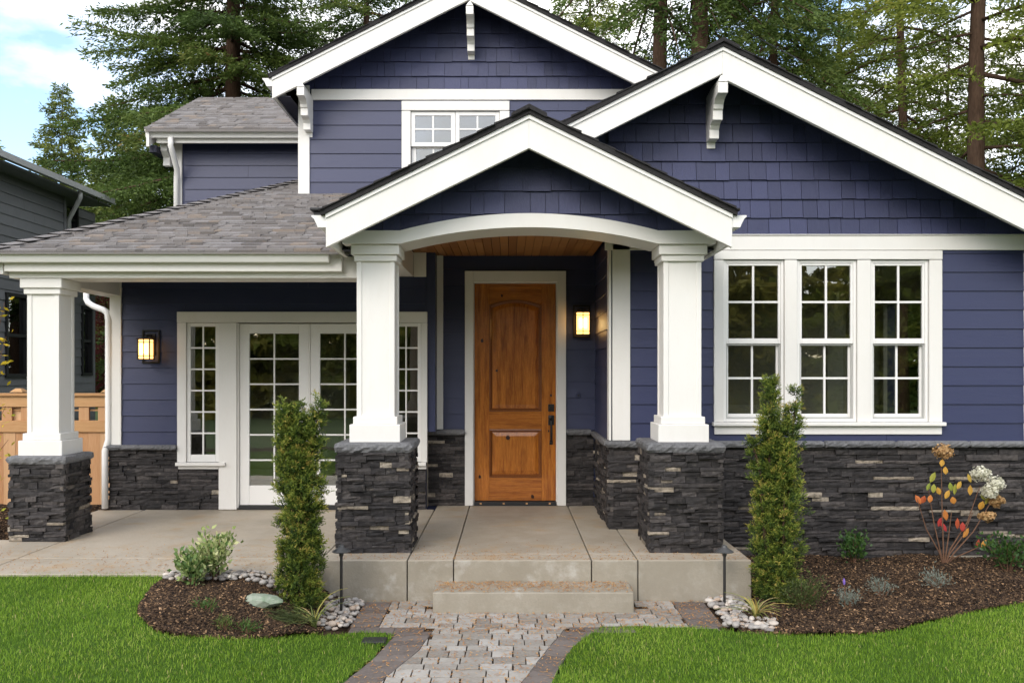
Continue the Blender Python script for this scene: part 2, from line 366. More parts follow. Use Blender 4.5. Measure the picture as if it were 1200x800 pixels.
M['paver_dark'] = mat('border_paver', (.12, .1, .09), .85, stops=[(0, (.095, .078, .07)), (1, (.165, .14, .125))], noise=[(8, .45, (.08, .065, .058)), (50, .35, (.22, .19, .17))], bump=(60, .3), spec=.2)
M['pebble'] = mat('pebble', (.4, .38, .34), .6, stops=[(0, (.16, .145, .135)), (.3, (.30, .28, .26)), (.6, (.44, .41, .37)), (.8, (.42, .30, .21)), (1, (.62, .58, .52))], noise=[(25, .35, (.25, .22, .2))], spec=.35)
M['needle'] = mat('fallen_needle', (.4, .18, .05), .8, stops=[(0, (.22, .09, .03)), (.6, (.42, .2, .06)), (1, (.55, .32, .11))])
M['bark'] = mat('bark', (.075, .045, .03), .95, noise=[(5, .6, (.03, .019, .013)), (14, .5, (.13, .085, .06))], stretch=(2.5, 2.5, .5), bump=(10, 1.0, (3, 3, .4)), spec=.1)
M['moss'] = mat('mossy_limb', (.07, .06, .02), .95, noise=[(5, .6, (.10, .10, .02)), (14, .5, (.04, .028, .016))], spec=.1)
def leafm(n, stops, tr=.3, rough=.6): return mat(n, stops[0][1], rough, stops=stops, spec=.25, trans=tr)
M['fir'] = leafm('fir_needles', [(0, (.030, .054, .014)), (.35, (.070, .115, .024)), (.7, (.13, .185, .040)), (.93, (.20, .22, .055)), (1, (.24, .15, .05))])
M['fir_light'] = leafm('pale_fir_needles', [(0, (.06, .082, .022)), (.4, (.135, .175, .042)), (.8, (.24, .27, .062)), (1, (.32, .28, .08))])
M['fir_yellow'] = leafm('yellow_green_foliage', [(0, (.06, .085, .014)), (.4, (.14, .18, .026)), (.8, (.25, .285, .045)), (1, (.36, .31, .06))], .4)
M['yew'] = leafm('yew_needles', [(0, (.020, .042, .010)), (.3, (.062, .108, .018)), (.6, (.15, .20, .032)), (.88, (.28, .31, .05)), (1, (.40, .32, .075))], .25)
M['leaf'] = leafm('green_leaf', [(0, (.02, .05, .015)), (.6, (.05, .11, .025)), (1, (.1, .17, .04))], .25, .4)
M['varieg'] = leafm('variegated_leaf', [(0, (.045, .1, .03)), (.4, (.11, .19, .055)), (.7, (.33, .40, .14)), (1, (.58, .58, .30))], .25, .45)
M['lav'] = leafm('grey_green_leaf', [(0, (.11, .14, .11)), (1, (.28, .31, .26))], .2)
M['olive'] = leafm('olive_leaf', [(0, (.035, .05, .016)), (.7, (.08, .1, .03)), (1, (.14, .2, .045))], .25)
M['strap'] = leafm('strap_leaf', [(0, (.13, .17, .05)), (.5, (.28, .3, .09)), (.8, (.45, .33, .09)), (1, (.5, .4, .2))], .3)
M['yellow'] = leafm('yellow_leaf', [(0, (.45, .36, .02)), (.6, (.7, .5, .03)), (1, (.35, .4, .05))], .4)
M['red'] = leafm('plum_leaf', [(0, (.09, .02, .02)), (.6, (.2, .05, .04)), (1, (.3, .12, .05))], .35)
M['autumn'] = leafm('autumn_leaf', [(0, (.5, .05, .05)), (.35, (.62, .2, .05)), (.7, (.65, .36, .06)), (1, (.3, .36, .06))], .35)
M['petal'] = leafm('cream_petal', [(0, (.6, .58, .44)), (1, (.82, .8, .68))], .3)
M['dry'] = leafm('dry_petal', [(0, (.42, .24, .1)), (1, (.62, .42, .2))], .3)
M['stem'] = mat('brown_stem', (.16, .085, .05), .8, noise=[(20, .4, (.1, .05, .03))])
M['rock'] = mat('mossy_rock', (.22, .26, .2), .9, noise=[(9, .7, (.12, .2, .1)), (25, .5, (.4, .4, .35))], bump=(30, .5))
# ------------------------------------------------------------------ THE HOUSE
PZ = .365                                   # porch floor
house = thing('house', 'navy blue house with white trim, stone veneer base and a wooden front door', 'house', (.15, 9.9, .0))
YD, YF, YR, YU, YL = 9.93, 9.65, 8.47, 11.2, 13.4   # door wall, french-door wall, right wing, upper gable wall, far-left upper wall
fD = Fr((0, YD, 0), (1, 0, 0), (0, -1, 0)); fF = Fr((0, YF, 0), (1, 0, 0), (0, -1, 0)); fR = Fr((0, YR, 0), (1, 0, 0), (0, -1, 0))
fU = Fr((0, YU, 0), (1, 0, 0), (0, -1, 0)); fL = Fr((0, YL, 0), (1, 0, 0), (0, -1, 0))
fS = Fr((.96, 0, 0), (0, 1, 0), (-1, 0, 0))   # recess side wall, faces left
XW = -4.29; XE = 4.95                        # outer side walls
def wx(p, Y): return X(p, Y)
# --- opening rectangles (u0,u1,z0,z1)
dx0, dx1 = X(556, YD), X(651.5, YD); dz1 = Z(332, YD)
H_door = [(dx0-.02, dx1+.02, PZ-.1, dz1+.02)]
fx = lambda p: X(p, YF); fz = lambda p: Z(p, YF)
H_fr = [(fx(216), fx(268), fz(541), fz(372)), (fx(268), fx(457), PZ-.1, fz(372)), (fx(457), fx(496), fz(541), fz(372))]
rx = lambda p: X(p, YR); rz = lambda p: Z(p, YR)
UN = [(847.2, 918.2), (933.2, 1003), (1018.8, 1087)]
H_rw = [(rx(847), rx(1087), rz(492), rz(305))]
ux = lambda p: X(p, YU); uz = lambda p: Z(p, YU)
H_uw = [(ux(481), ux(587), 3.95, uz(130))]
# --- wall cores (behind the siding)
core = MB()
wallpanel(core, fD, -.92, .96, -.2, 3.6, -.12, -.004, H_door)
wallpanel(core, fF, XW, -.90, -.2, 3.2, -.12, -.004, H_fr)
wallpanel(core, fR, .964, XE, -.2, 3.3, -.12, -.004, H_rw)
fS.box(core, YR+.13, YD, -.12, -.004, -.2, 3.4)
wallpanel(core, fU, -2.63, 1.66, 2.8, 5.4, -.12, -.004, H_uw)
fW = Fr((XW, 0, 0), (0, 1, 0), (-1, 0, 0)); fE = Fr((XE, 0, 0), (0, 1, 0), (1, 0, 0)); H_w = [(10.6, 11.3, 1.2, 2.1)]; H_e = [(8.8, 11.5, .9, 2.7)]  # H_w, H_e: unseen side-wall openings, added so daylight brightens the rooms
wallpanel(core, fW, YF+.12, 17, -.2, 2.9, -.1, 0, H_w); wallpanel(core, fE, YR+.12, 17, -.2, 3.0, -.1, 0, H_e)
core.box(-2.63, -2.53, YU+.125, 17, 3.0, 5.4); core.box(1.56, 1.66, YU+.125, 17, 3.0, 5.4)
core.box(-4.98, -2.64, YL, YL+.12, 2.6, 5.5); core.box(-4.98, -4.88, YL+.121, 17, 2.6, 5.5); core.box(-4.98, XE, 17.001, 17.1, 0, 5.5)
core.box(-.90, -.80, YF-.0, YD-.002, 1.2, 3.4)
core.build('wall', M['siding'], house)
# --- lap siding
def siding(fr, u0, u1, z0, z1, e, holes=()):
    m = MB(); lap(m, fr, u0, u1, z0, z1, e, holes); return m.build('lap_siding', M['siding'], house)
siding(fD, -.74, .96, 1.2, 3.14, .178, [(X(545, YD), X(663, YD), 0, Z(318, YD))])
siding(fF, -4.17, -.90, 1.03, 2.95, .172, [(fx(209)+.02, fx(500)+.05, 0, fz(366))])
siding(fR, 1.13, 4.86, 1.185, 3.0, .178, [(rx(838), rx(1100), rz(508), 3.0)])
siding(fS, YR+.01, YD, 1.19, 3.14, .178)
siding(fU, ux(360), 1.52, 3.5, uz(117), .178, [(ux(473), ux(594), 3.6, uz(121))])
siding(fL, -4.85, -2.62, 3.5, 5.42, .178)
# --- shake gables
def shake(fr, u0, u1, z0, z1, hp, e):
    m = MB(); shakes(m, fr, u0, u1, z0, z1, e, hp); return m.build('shake_siding', M['shake'], house)
def gable_hp(xc, zt, s, drop=.0):
    return [(s, 1, zt-drop+s*xc), (-s, 1, zt-drop-s*xc)]
GP = dict(xc=.155, half=1.606, zt=3.873, s=.488, Yb=7.08)
GR = dict(xc=1.904, half=3.45, zt=4.741, s=.502, Yb=8.0)
GU = dict(xc=-.47, half=2.378, zt=6.565, s=.503, Yb=10.75)
fG = Fr((0, 7.425, 0), (1, 0, 0), (0, -1, 0))
def arch_z(x, zflat, rise):
    k = (x-.162)/1.065
    return zflat+(rise*(1-k*k) if abs(k) < 1 else 0)
zmid = lambda x: arch_z(x, 2.965, .139)
m = MB(); shakes(m, fG, -1.38, 1.69, 2.96, 3.9, .19, gable_hp(GP['xc'], GP['zt'], GP['s'], .05), zmin=zmid); m.build('shake_siding', M['shake'], house)
shake(fR, .93, 5.2, rz(277)-.005, 4.75, gable_hp(GR['xc'], GR['zt'], GR['s'], .05)+[(-1, 0, -.93)], .178)
shake(fU, -2.56, 1.6, uz(106)-.005, 6.6, gable_hp(GU['xc'], GU['zt'], GU['s'], .05), .178)
g = MB()
def gpoly(G, zb, x0=None, x1=None):
    xc, zt, s = G['xc'], G['zt']-.04, G['s']
    hp = gable_hp(xc, zt, s)
    return clip([(xc-9 if x0 is None else x0, zb), (xc+9 if x1 is None else x1, zb), (xc+9 if x1 is None else x1, zt+1), (xc-9 if x0 is None else x0, zt+1)], hp)
for G_, a_, y_ in ((GP, (2.96, -1.37, 1.68), 7.43), (GR, (3.17, .2, 5.2), YR+.006), (GU, (5.38, -2.62, 1.65), YU+.006)):
    pl_ = gpoly(G_, *a_)
    if G_ is GP: q = sorted(p[0] for p in pl_ if p[1] < 2.97); pl_ = [p for p in pl_ if p[1] > 2.97]; pl_.sort(key=lambda p: -p[0]); pl_ = [(x, zmid(x)) for x in np.linspace(q[0], q[-1], 25)]+pl_
    g = MB(); g.extY(pl_, y_, y_+.1); g.build('gable_wall', M['siding'], house)

# --- gable roofs, bargeboards, soffits
def gable(G, Yback, bvl, bvr, left=None, right=None, ywall=None, edge_t=.065, sof=True):
    xc, hf, zt, s, Yb = G['xc'], G['half'], G['zt'], G['s'], G['Yb']
    eL = hf if left is None else left; eR = hf if right is None else right
    rf = MB(); c = math.sqrt(1+s*s)
    for sg, e in ((-1, eL), (1, eR)):
        xe = e+.035
        p = [(xc, zt+.004), (xc+sg*xe, zt+.004-s*xe), (xc+sg*xe, zt-s*xe+edge_t*.75), (xc, zt+edge_t*.75)]
        rf.extY(p, Yb-.03, Yback)
    roof = rf.build('roof', M['roof_edge'], house)
    tb = MB()
    for sg, e in ((-1, eL), (1, eR)):
        d = 0; L_ = e+.05
        while d < L_:
            ex = .135
            a, b = d, min(d+ex*1.05, L_)
            for y0, y1 in [(Yb-.045, Yb+.25)]+[(Yb+.25+k*.9, min(Yb+.25+(k+1)*.9, Yback)) for k in range(int((Yback-Yb-.25)/.9)+1) if Yb+.25+k*.9 < Yback-.01]:
                za, zb = zt+edge_t*.75-s*a, zt+edge_t*.75-s*b
                yy = y0+(random.uniform(-.012, .012) if y0 < Yb else 0)
                tb.extY([(xc+sg*a, za+.001), (xc+sg*b, zb+.012+random.uniform(0, .006)), (xc+sg*b, zb-.002), (xc+sg*a, za-.004)], yy, y1-.002, random.random())
            d += ex
    # ridge caps
    y = Yb-.05
    while y < Yback:
        y1 = min(y+.2, Yback)
        for sg in (-1, 1):
            tb.add([(xc, y, zt+edge_t*.75+.028), (xc+sg*.14, y, zt+edge_t*.75+.024-s*.14), (xc+sg*.14, y1, zt+edge_t*.75+.012-s*.14), (xc, y1, zt+edge_t*.75+.014),
                    (xc, y, zt+edge_t*.75-.01), (xc+sg*.14, y, zt+edge_t*.75-.012-s*.14)], [(0, 1, 2, 3), (0, 4, 5, 1), (1, 5, 2)], random.random())
        y = y1
    tb.build('shingles', M['roof_edge'], roof)
    for sg, e, bv in ((-1, eL, bvl), (1, eR, bvr)):
        b = MB(); b.extY([(xc, zt), (xc+sg*e, zt-s*e), (xc+sg*e, zt-s*e-bv), (xc, zt-bv)], Yb, Yb+.045)
        bo = b.build('bargeboard', M['white'], house, bevel=.004)
        d_ = MB(); d_.extY([(xc, zt+.002), (xc+sg*e, zt+.002-s*e), (xc+sg*e, zt-s*e-.03), (xc, zt-.03)], Yb-.014, Yb-.001)
        d_.build('drip_edge', M['white_smooth'], bo)
    if sof:
        sf = MB()
        for sg, e in ((-1, eL), (1, eR)):
            xi = e-.02
            sf.extY([(xc, zt-.055), (xc+sg*xi, zt-.055-s*xi), (xc+sg*xi, zt-.035-s*xi), (xc, zt-.035)], Yb+.046, ywall)
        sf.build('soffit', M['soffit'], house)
    return roof
gable(GP, 11.2, .262, .262, ywall=7.425)
gable(GR, 16.0, .235, .275, left=1.95, ywall=YR-.0)
gable(GU, 15.6, .25, .275, ywall=YU)
# eave fascia + gutters
def gutter(x_in, sg, y0, y1, zt, wd=.115, h=.095):
    """K-style gutter along Y; x_in = fascia face, sg = outward direction"""
    m = MB()
    pr = [(0, zt), (wd, zt), (wd, zt-.012), (wd-.02, zt-.03), (wd-.042, zt-.075), (wd-.05, zt-h), (0, zt-h)]
    m.extY([(x_in+sg*a, b) for a, b in pr], y0, y1); return m.build('gutter', M['white_smooth'], house)
def fasciaY(x0, x1, y0, y1, z0, z1):
    m = MB(); m.box(x0, x1, y0, y1, z0, z1); return m.build('fascia', M['white'], house, bevel=.003)
zpe = GP['zt']-GP['s']*GP['half']
fasciaY(-1.45, -1.415, 7.127, 9.2, zpe-.24, zpe-.03); fasciaY(1.725, 1.76, 7.127, 8.44, zpe-.24, zpe-.03)
gutter(-1.452, -1, 7.09, 9.0, zpe-.005); gutter(1.762, 1, 7.09, 8.45, zpe-.005)
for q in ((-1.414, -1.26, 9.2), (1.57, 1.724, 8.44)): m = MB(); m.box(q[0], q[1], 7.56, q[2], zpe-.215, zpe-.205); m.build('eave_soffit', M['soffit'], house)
zue = GU['zt']-GU['s']*GU['half']
xl = GU['xc']-GU['half']; xr_ = GU['xc']+GU['half']
fasciaY(xl, xl+.035, 10.797, 13.35, zue-.24, zue-.03); gutter(xl-.002, -1, 10.75, 12.95, zue-.005)
fasciaY(xr_-.035, xr_, 10.797, 15, zue-.24, zue-.03); gutter(xr_+.002, 1, 10.75, 15, zue-.005)
m = MB(); m.box(xl+.036, -2.64, 10.8, 13.3, zue-.215, zue-.205); m.build('eave_soffit', M['soffit'], house)
# --- frieze boards, corner boards
def board(x0, x1, Y, t, z0, z1, name='trim_board'):
    m = MB(); m.box(x0, x1, Y-t, Y-.001, z0, z1); return m.build(name, M['white'], house, bevel=.004)
board(.9, XE+.35, YR, .034, rz(293.5), rz(276.5), 'frieze_board')
board(.9, XE+.35, YR, .048, rz(276.3), rz(275.2), 'frieze_cap')
board(-2.47, 1.52, YU, .034, uz(118), uz(105.5), 'frieze_board')
board(rx(717.3), rx(738), YR, .034, 1.2, 3.12, 'corner_board')
m = MB(); fS.box(m, YR-.033, YR+.115, .001, .024, 1.2, 3.12); m.build('corner_board', M['white'], house, bevel=.004)
board(4.855, 5.0, YR, .034, 1.2, rz(293.7), 'corner_board')
board(ux(350), ux(363.3), YU, .034, 3.9, uz(101), 'corner_board')
board(1.52, 1.67, YU, .034, 3.9, uz(101), 'corner_board')
board(X(205, YL), X(214, YL), YL, .034, 3.4, 5.42, 'corner_board')
board(fx(130), fx(143.3), YF, .034, 1.06, fz(328), 'corner_board')
board(X(502.5, YD), X(519.5, YD), YD, .034, 1.2, 3.13, 'corner_board')
# --- corbel brackets
def bracket(xc, yw, zt, reach=.5, wd=.088):
    m = MB(); yf = yw-reach
    pr = [(yw, zt-.08), (yw, zt-.5), (yw-.16, zt-.5), (yw-.16, zt-.42), (yw-.18, zt-.40)]
    def arc(y0, z0, y1, z1):
        return [(y0+(y1-y0)*(1-math.cos(a)), z0+(z1-z0)*math.sin(a)) for a in (.4, .8, 1.2, 1.57)]
    pr += arc(yw-.18, zt-.40, yw-.30, zt-.365)
    pr += [(yw-.30, zt-.28), (yw-.32, zt-.27)]
    pr += arc(yw-.32, zt-.27, yf, zt-.18)
    pr += [(yf, zt-.085), (yf+.03, zt-.08)]
    m.extX(pr, xc-wd/2, xc+wd/2)
    x0, x1 = xc-wd/2, xc+wd/2
    m.hexa([(x0, yf-.004, zt-.078), (x1, yf-.004, zt-.078), (x1, yw-.02, zt-.078), (x0, yw-.02, zt-.078), (xc-.004, yf+.05, zt), (xc+.004, yf+.05, zt), (xc+.004, yw-.02, zt), (xc-.004, yw-.02, zt)])
    b = m.build('bracket', M['white'], house, bevel=.003)
    p = MB(); p.box(xc-.04, xc+.04, yw-.028, yw-.022, zt-.56, zt-.09); p.build('mounting_plate', M['white'], b, bevel=.003)
bracket(1.90, YR, Z(85, 7.97))
bracket(GU['xc']-.005, YU, Z(-1, 10.7)); bracket(X(352, 10.7), YU, Z(94, 10.7)); bracket(2*GU['xc']-X(352, 10.7), YU, Z(94, 10.7))
# --- arched porch beam
def arch_z(x, zflat, rise):
    k = (x-.162)/1.065
    return zflat+(rise*(1-k*k) if abs(k) < 1 else 0)
xs = [-1.381]+[.162+1.065*i/24 for i in range(-24, 25)]+[1.705]
zf0, zf1 = Z(285.5, 7.4), Z(270, 7.4)
m = MB()
bot = [(x, arch_z(x, zf0, .136)) for x in xs]; top = [(x, arch_z(x, zf1, .142)) for x in xs]
for (a, b), (c, d) in zip(zip(bot, bot[1:]), zip(top, top[1:])):
    m.hexa([(a[0], 7.4, a[1]), (b[0], 7.4, b[1]), (b[0], 7.87, b[1]), (a[0], 7.87, a[1]), (c[0], 7.4, c[1]), (d[0], 7.4, d[1]), (d[0], 7.87, d[1]), (c[0], 7.87, c[1])])
# weld the segments so that the curve reads as one timber
o = m.build('arched_beam', M['white'], house, recalc=False)
bm = bmesh.new(); bm.from_mesh(o.data); bmesh.ops.remove_doubles(bm, verts=bm.verts, dist=.0004)
inner = [f for f in bm.faces if abs(f.normal.x) > .95 and -1.37 < f.calc_center_median().x-(-ORG[house.name].x) < 1.69]
bmesh.ops.delete(bm, geom=inner, context='FACES_ONLY'); bmesh.ops.recalc_face_normals(bm, faces=bm.faces); bm.to_mesh(o.data); bm.free()
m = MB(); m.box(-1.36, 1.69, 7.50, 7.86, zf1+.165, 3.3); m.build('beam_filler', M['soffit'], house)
# --- porch beams and ceilings
m = MB(); m.box(-1.25, -1.03, 7.875, YF-.03, 2.866, 3.125); m.box(-1.029, -.895, YF-.03, YF-.002, 2.866, 3.125); m.build('ceiling_beam', M['white'], house, bevel=.003)
m = MB(); m.box(1.36, 1.58, 7.875, YR-.035, 2.866, 3.125); m.build('ceiling_beam', M['white'], house, bevel=.003)
cl = MB(); x = -1.03
while x < 1.36:
    xb = min(x+.085, 1.36); y1_ = YD if xb < .97 else YR-.036; j = random.uniform(8.2, 9.7)
    for ya, yb in ((7.875, min(j, y1_)), (min(j, y1_), y1_)):
        if yb-ya > .02: cl.box(x+.002, xb-.002, ya+.001, yb-.001, 3.128, 3.148, random.random())
    x = xb
cl.build('wood_ceiling', M['ceil'], house, bevel=.006)
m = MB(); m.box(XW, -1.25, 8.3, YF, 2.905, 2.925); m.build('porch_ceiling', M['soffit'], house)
# recessed light in the entry ceiling
m = MB(); m.lathe((.13, 8.0, 0), [(.09, 3.108), (.09, 3.127), (.07, 3.127), (.07, 3.108)], 20)
rl = thing('recessed_light', 'small lit round light set in the wood ceiling behind the arch', 'ceiling light', (.13, 8.0, 3.12))
m.build('rim', M['white_smooth'], rl); m = MB(); m.lathe((.13, 8.0, 0), [(.068, 3.112), (.068, 3.12)], 20); m.build('lens', M['downlight'], rl)

# --- front beam, gutter of the left porch, lower roof
zb0 = Z(326, 7.9)
m = MB(); m.box(-4.4, -1.26, 7.88, 8.25, zb0, 2.86); m.build('porch_beam', M['white'], house, bevel=.004)
m = MB(); m.box(-4.4, -1.46, 7.80, 7.878, 2.72, 2.87); m.build('fascia', M['white'], house, bevel=.004)
m = MB(); m.box(-4.4, -4.18, 8.251, YF+2, 2.66, 2.87); m.build('side_beam', M['white'], house, bevel=.004)
m = MB(); zt = Z(293.5, 7.7)
m.extX([(7.798, zt), (7.69, zt), (7.688, zt-.014), (7.705, zt-.028), (7.722, zt-.07), (7.735, zt-.095), (7.798, zt-.095)], -4.53, -1.56); m.build('gutter', M['white_smooth'], house, bevel=.002)
m = MB(); m.box(-4.455, -4.42, 7.82, 12.2, 2.70, 2.86); m.build('fascia', M['white'], house)
gutter(-4.456, -1, 7.70, 12.2, zt-.0, .10)
m = MB(); m.box(-4.42, -4.40, 8, 12, 2.69, 2.70); m.build('eave_soffit', M['soffit'], house)
LR = dict(y0=7.68, z0=2.875, s=.3385, x0=-4.52)
def lr_left(y): return LR['x0']+.335*(y-LR['y0'])
def lr_right(y): return -1.3 if y < 8.3 else -1.3+(y-8.3)*.66
def lr_z(y): return LR['z0']+LR['s']*(y-LR['y0'])
sl = MB(); y1 = 13.38
ys = [7.68, 8.3, 9.5, 11.19]
for a, b in zip(ys, ys[1:]):
    sl.hexa([(lr_left(a), a, lr_z(a)-.02), (lr_right(a), a, lr_z(a)-.02), (lr_right(b), b, lr_z(b)-.02), (lr_left(b), b, lr_z(b)-.02),
             (lr_left(a), a, lr_z(a)), (lr_right(a), a, lr_z(a)), (lr_right(b), b, lr_z(b)), (lr_left(b), b, lr_z(b))])
a, b = 11.19, y1
sl.hexa([(lr_left(a), a, lr_z(a)-.02), (-2.64, a, lr_z(a)-.02), (-2.64, b, lr_z(b)-.02), (lr_left(b), b, lr_z(b)-.02), (lr_left(a), a, lr_z(a)), (-2.64, a, lr_z(a)), (-2.64, b, lr_z(b)), (lr_left(b), b, lr_z(b))])
# left-hand plane of the hip, falling to the side gutter
sl.add([(LR['x0'], 7.68, lr_z(7.68)-.01), (lr_left(y1), y1, lr_z(y1)-.01), (LR['x0'], y1, 2.86)], [(0, 1, 2)])
lroof = sl.build('hip_roof', M['roof'], house)
sh = MB(); y = LR['y0']; ex = .13
while y < y1-.1:
    yb = min(y+ex, y1); xa = lr_left(y)-.0; xb = lr_right(y) if y < 11.19-ex else (-2.64 if y > 11.1 else lr_right(y))
    u = xa-random.uniform(0, .15); row = random.uniform(-.12, .12)
    while u < xb:
        wd = random.choice([.07, .1, .13, .17, .22])*random.uniform(.85, 1.15)
        c, d = max(u, xa), min(u+wd, xb); u += wd
        if d-c < .01: continue
        th = random.choice([.012, .016, .024]); tn = min(1, max(0, random.gauss(.5, .3)+row))
        yb2 = yb+.01
        sh.add([(c, y, lr_z(y)+th+.003), (d-.003, y, lr_z(y)+th+.003), (d-.003, yb2, lr_z(yb2)+.003), (c, yb2, lr_z(yb2)+.003), (c, y, lr_z(y)-.002), (d-.003, y, lr_z(y)-.002)],
               [(0, 1, 2, 3), (4, 5, 1, 0), (4, 0, 3), (5, 2, 1)], tn)
    y = yb
sh.build('shingles', M['roof'], lroof)
hc = MB(); y = LR['y0']
while y < y1-.15:
    for sg in (-1, 1):
        hc.add([(lr_left(y), y-.02, lr_z(y)+.030), (lr_left(y+.19), y+.19, lr_z(y+.19)+.022), (lr_left(y+.19)+sg*.12, y+.19-.02, lr_z(y+.19)+(.006 if sg > 0 else -.07)), (lr_left(y)+sg*.12, y-.05, lr_z(y)+(.018 if sg > 0 else -.06))], [(0, 1, 2, 3)], .2+.4*random.random())
    y += .17
hc.build('hip_caps', M['roof'], lroof)
# roof vent
m = MB(); vy = 9.35; vz = lr_z(vy); vx = X(388, vy)
m.box(vx-.15, vx+.17, vy-.16, vy+.16, vz-.03, vz+.05); m.box(vx-.18, vx+.2, vy-.2, vy+.2, vz+.051, vz+.085)
m.build('roof_vent', M['black_plastic'], house, bevel=.012)
# --- far-left upper wing roof (side gable)
ze = Z(152, 12.97); s5 = .497
x0, yE, yR2 = X(172, 12.97), 12.97, 15.3
m = MB(); m.extX([(yE-.05, ze), (yR2, ze+s5*(yR2-yE)), (yR2+2.4, ze+s5*(yR2-yE-2.4)), (yR2+2.4, ze+s5*(yR2-yE-2.4)-.06), (yR2, ze+s5*(yR2-yE)-.06), (yE-.05, ze-.04)], x0, -1.2)
r2 = m.build('roof', M['roof'], house)
sh = MB(); d = 0
while d < yR2-yE:
    u = x0-.02
    while u < -1.6:
        wd = random.choice([.08, .12, .16, .22])*random.uniform(.85, 1.15); th = random.choice([.012, .016, .024]); c, d2 = u, u+wd-.003; u += wd
        ya, yb2 = yE-.05+d, yE-.05+d+.135; za, zb2 = ze+s5*d, ze+s5*(d+.135)
        sh.add([(c, ya, za+th+.003), (d2, ya, za+th+.003), (d2, yb2, zb2+.003), (c, yb2, zb2+.003), (c, ya, za-.002), (d2, ya, za-.002)], [(0, 1, 2, 3), (4, 5, 1, 0)], min(1, max(0, random.gauss(.5, .27))))
    d += .13
sh.build('shingles', M['roof'], r2)
m = MB(); m.extX([(yE+.10, ze-.0), (yE-.01, ze-.0), (yE-.012, ze-.016), (yE+.02, ze-.05), (yE+.035, ze-.105), (yE+.10, ze-.105)], x0-.03, -2.86); m.build('gutter', M['white_smooth'], house)
m = MB(); m.box(x0+.1, -2.86, yE+.105, yE+.15, Z(168, 13.1), ze-.02); m.build('fascia', M['white'], house)
m = MB(); m.box(x0+.1, -2.64, yE+.15, YL, 5.40, 5.42); m.box(x0, x0+.1, yE+.1, 17, ze-.3, ze-.2); m.build('eave_soffit', M['soffit'], house)
m = MB(); 
for sg in (0, 1):
    m.extX([(yE-.02, ze-.05), (yR2, ze+s5*(yR2-yE)-.05), (yR2, ze+s5*(yR2-yE)-.25), (yE-.02, ze-.25)], x0+.0+sg*.001, x0+.04+sg*.001) if sg == 0 else None
m.build('bargeboard', M['white'], house)
def gablepoly(yc, z, s, zb): return [(yc-2.4, zb), (yc+2.4, zb), (yc, z)]
m = MB(); m.extX([(YL, 5.3), (17, 5.3), (yR2, ze+s5*(yR2-yE)-.08)], -4.97, -4.9); m.build('gable_wall', M['siding'], house)
# downspouts
def spout(pts, name='downspout', r=.036, mt='white_smooth', parent=None):
    m = MB(); m.tube(pts, r, 10); return m.build(name, M[mt], parent or house, smooth=True)
yq = yE+.05
spout([(X(200, yq), yq, ze-.1), (X(200, yq), yq, ze-.22), (X(200.5, yq), yq+.05, ze-.30), (X(206, 13.2), 13.25, ze-.52), (X(209, YL), YL-.075, ze-.66), (X(209, YL), YL-.075, 3.3)], r=.042)
m = MB(); m.extX([(YL, 5.42), (YL-.3, 5.42), (YL-.3, 5.3), (YL-.2, 5.22), (YL-.2, 5.1), (YL-.1, 5.02), (YL-.1, 4.9), (YL, 4.9)], X(198, YL)-.05, X(198, YL)+.05); m.build('bracket', M['white'], house, bevel=.004)
spout([(X(101, 10.4), 10.4, Z(336, 10.4)), (X(101, 10.4), 10.4, Z(350, 10.4)), (X(103.5, 10.35), 10.35, Z(355, 10.35)), (X(110, 10.15), 10.15, Z(359, 10.15)), (X(122, 9.8), 9.8, Z(363.5, 9.8)), (X(127, YF), YF-.02, Z(367, YF)), (X(128.5, YF), YF-.03, Z(375, YF)), (X(128.5, YF), YF-.03, 1.12), (X(126, YF), YF-.06, 1.0), (X(126, YF), YF-.06, PZ+.02)], r=.034)

# --- stone veneer
def veneer(fr, u0, u1, z0, z1, e0=0, e1=0, parent=None, name='stone_veneer', holes=(), lo=.08, hi=.30):
    m = MB(); ledge(m, fr, u0, u1, z0, z1, e0, e1, holes=holes, lo=lo, hi=hi); return m.build(name, M['stone'], parent or house)
veneer(fD, -.915, X(545.5, YD), PZ, 1.15); veneer(fD, X(663, YD), .93, PZ, 1.15)
veneer(fS, YR-.03, YD-.03, PZ-.3, 1.135, .0, 0, lo=.08, hi=.3)
veneer(fR, .955, 5.0, .03, 1.135, .035, 0, lo=.12, hi=.45)
veneer(fF, -4.29, fx(209.5), PZ, fz(526), .03, 0); veneer(fF, fx(209.5), fx(265.5), PZ, fz(549.5)); veneer(fF, fx(458), -.90, PZ, fz(549.5))
def caps(xs0, xs1, y0, y1, z0, z1, step=.75):
    m = MB(); n = max(1, round((xs1-xs0)/step))
    for i in range(n): rockcap(m, xs0+(xs1-xs0)*i/n+.001, xs0+(xs1-xs0)*(i+1)/n-.001, y0, y1, z0+random.uniform(-.003, .003), z1+random.uniform(-.002, .002))
    return m.build('stone_cap', M['cap'], house)
caps(-.945, X(545, YD)-.0, YD-.085, YD-.0, 1.15, 1.212); caps(X(663.4, YD), .90, YD-.085, YD, 1.15, 1.212)
caps(.905, 5.0, YR-.085, YR+.0, 1.136, 1.197, .7)
m = MB(); rockcap(m, .893, .958, YR-.0, YR+.72, 1.136, 1.197); rockcap(m, .893, .958, YR+.722, YD-.087, 1.136, 1.197); m.build('stone_cap', M['cap'], house)
caps(-4.33, fx(209.3), YF-.08, YF, fz(526.5), fz(520.5))

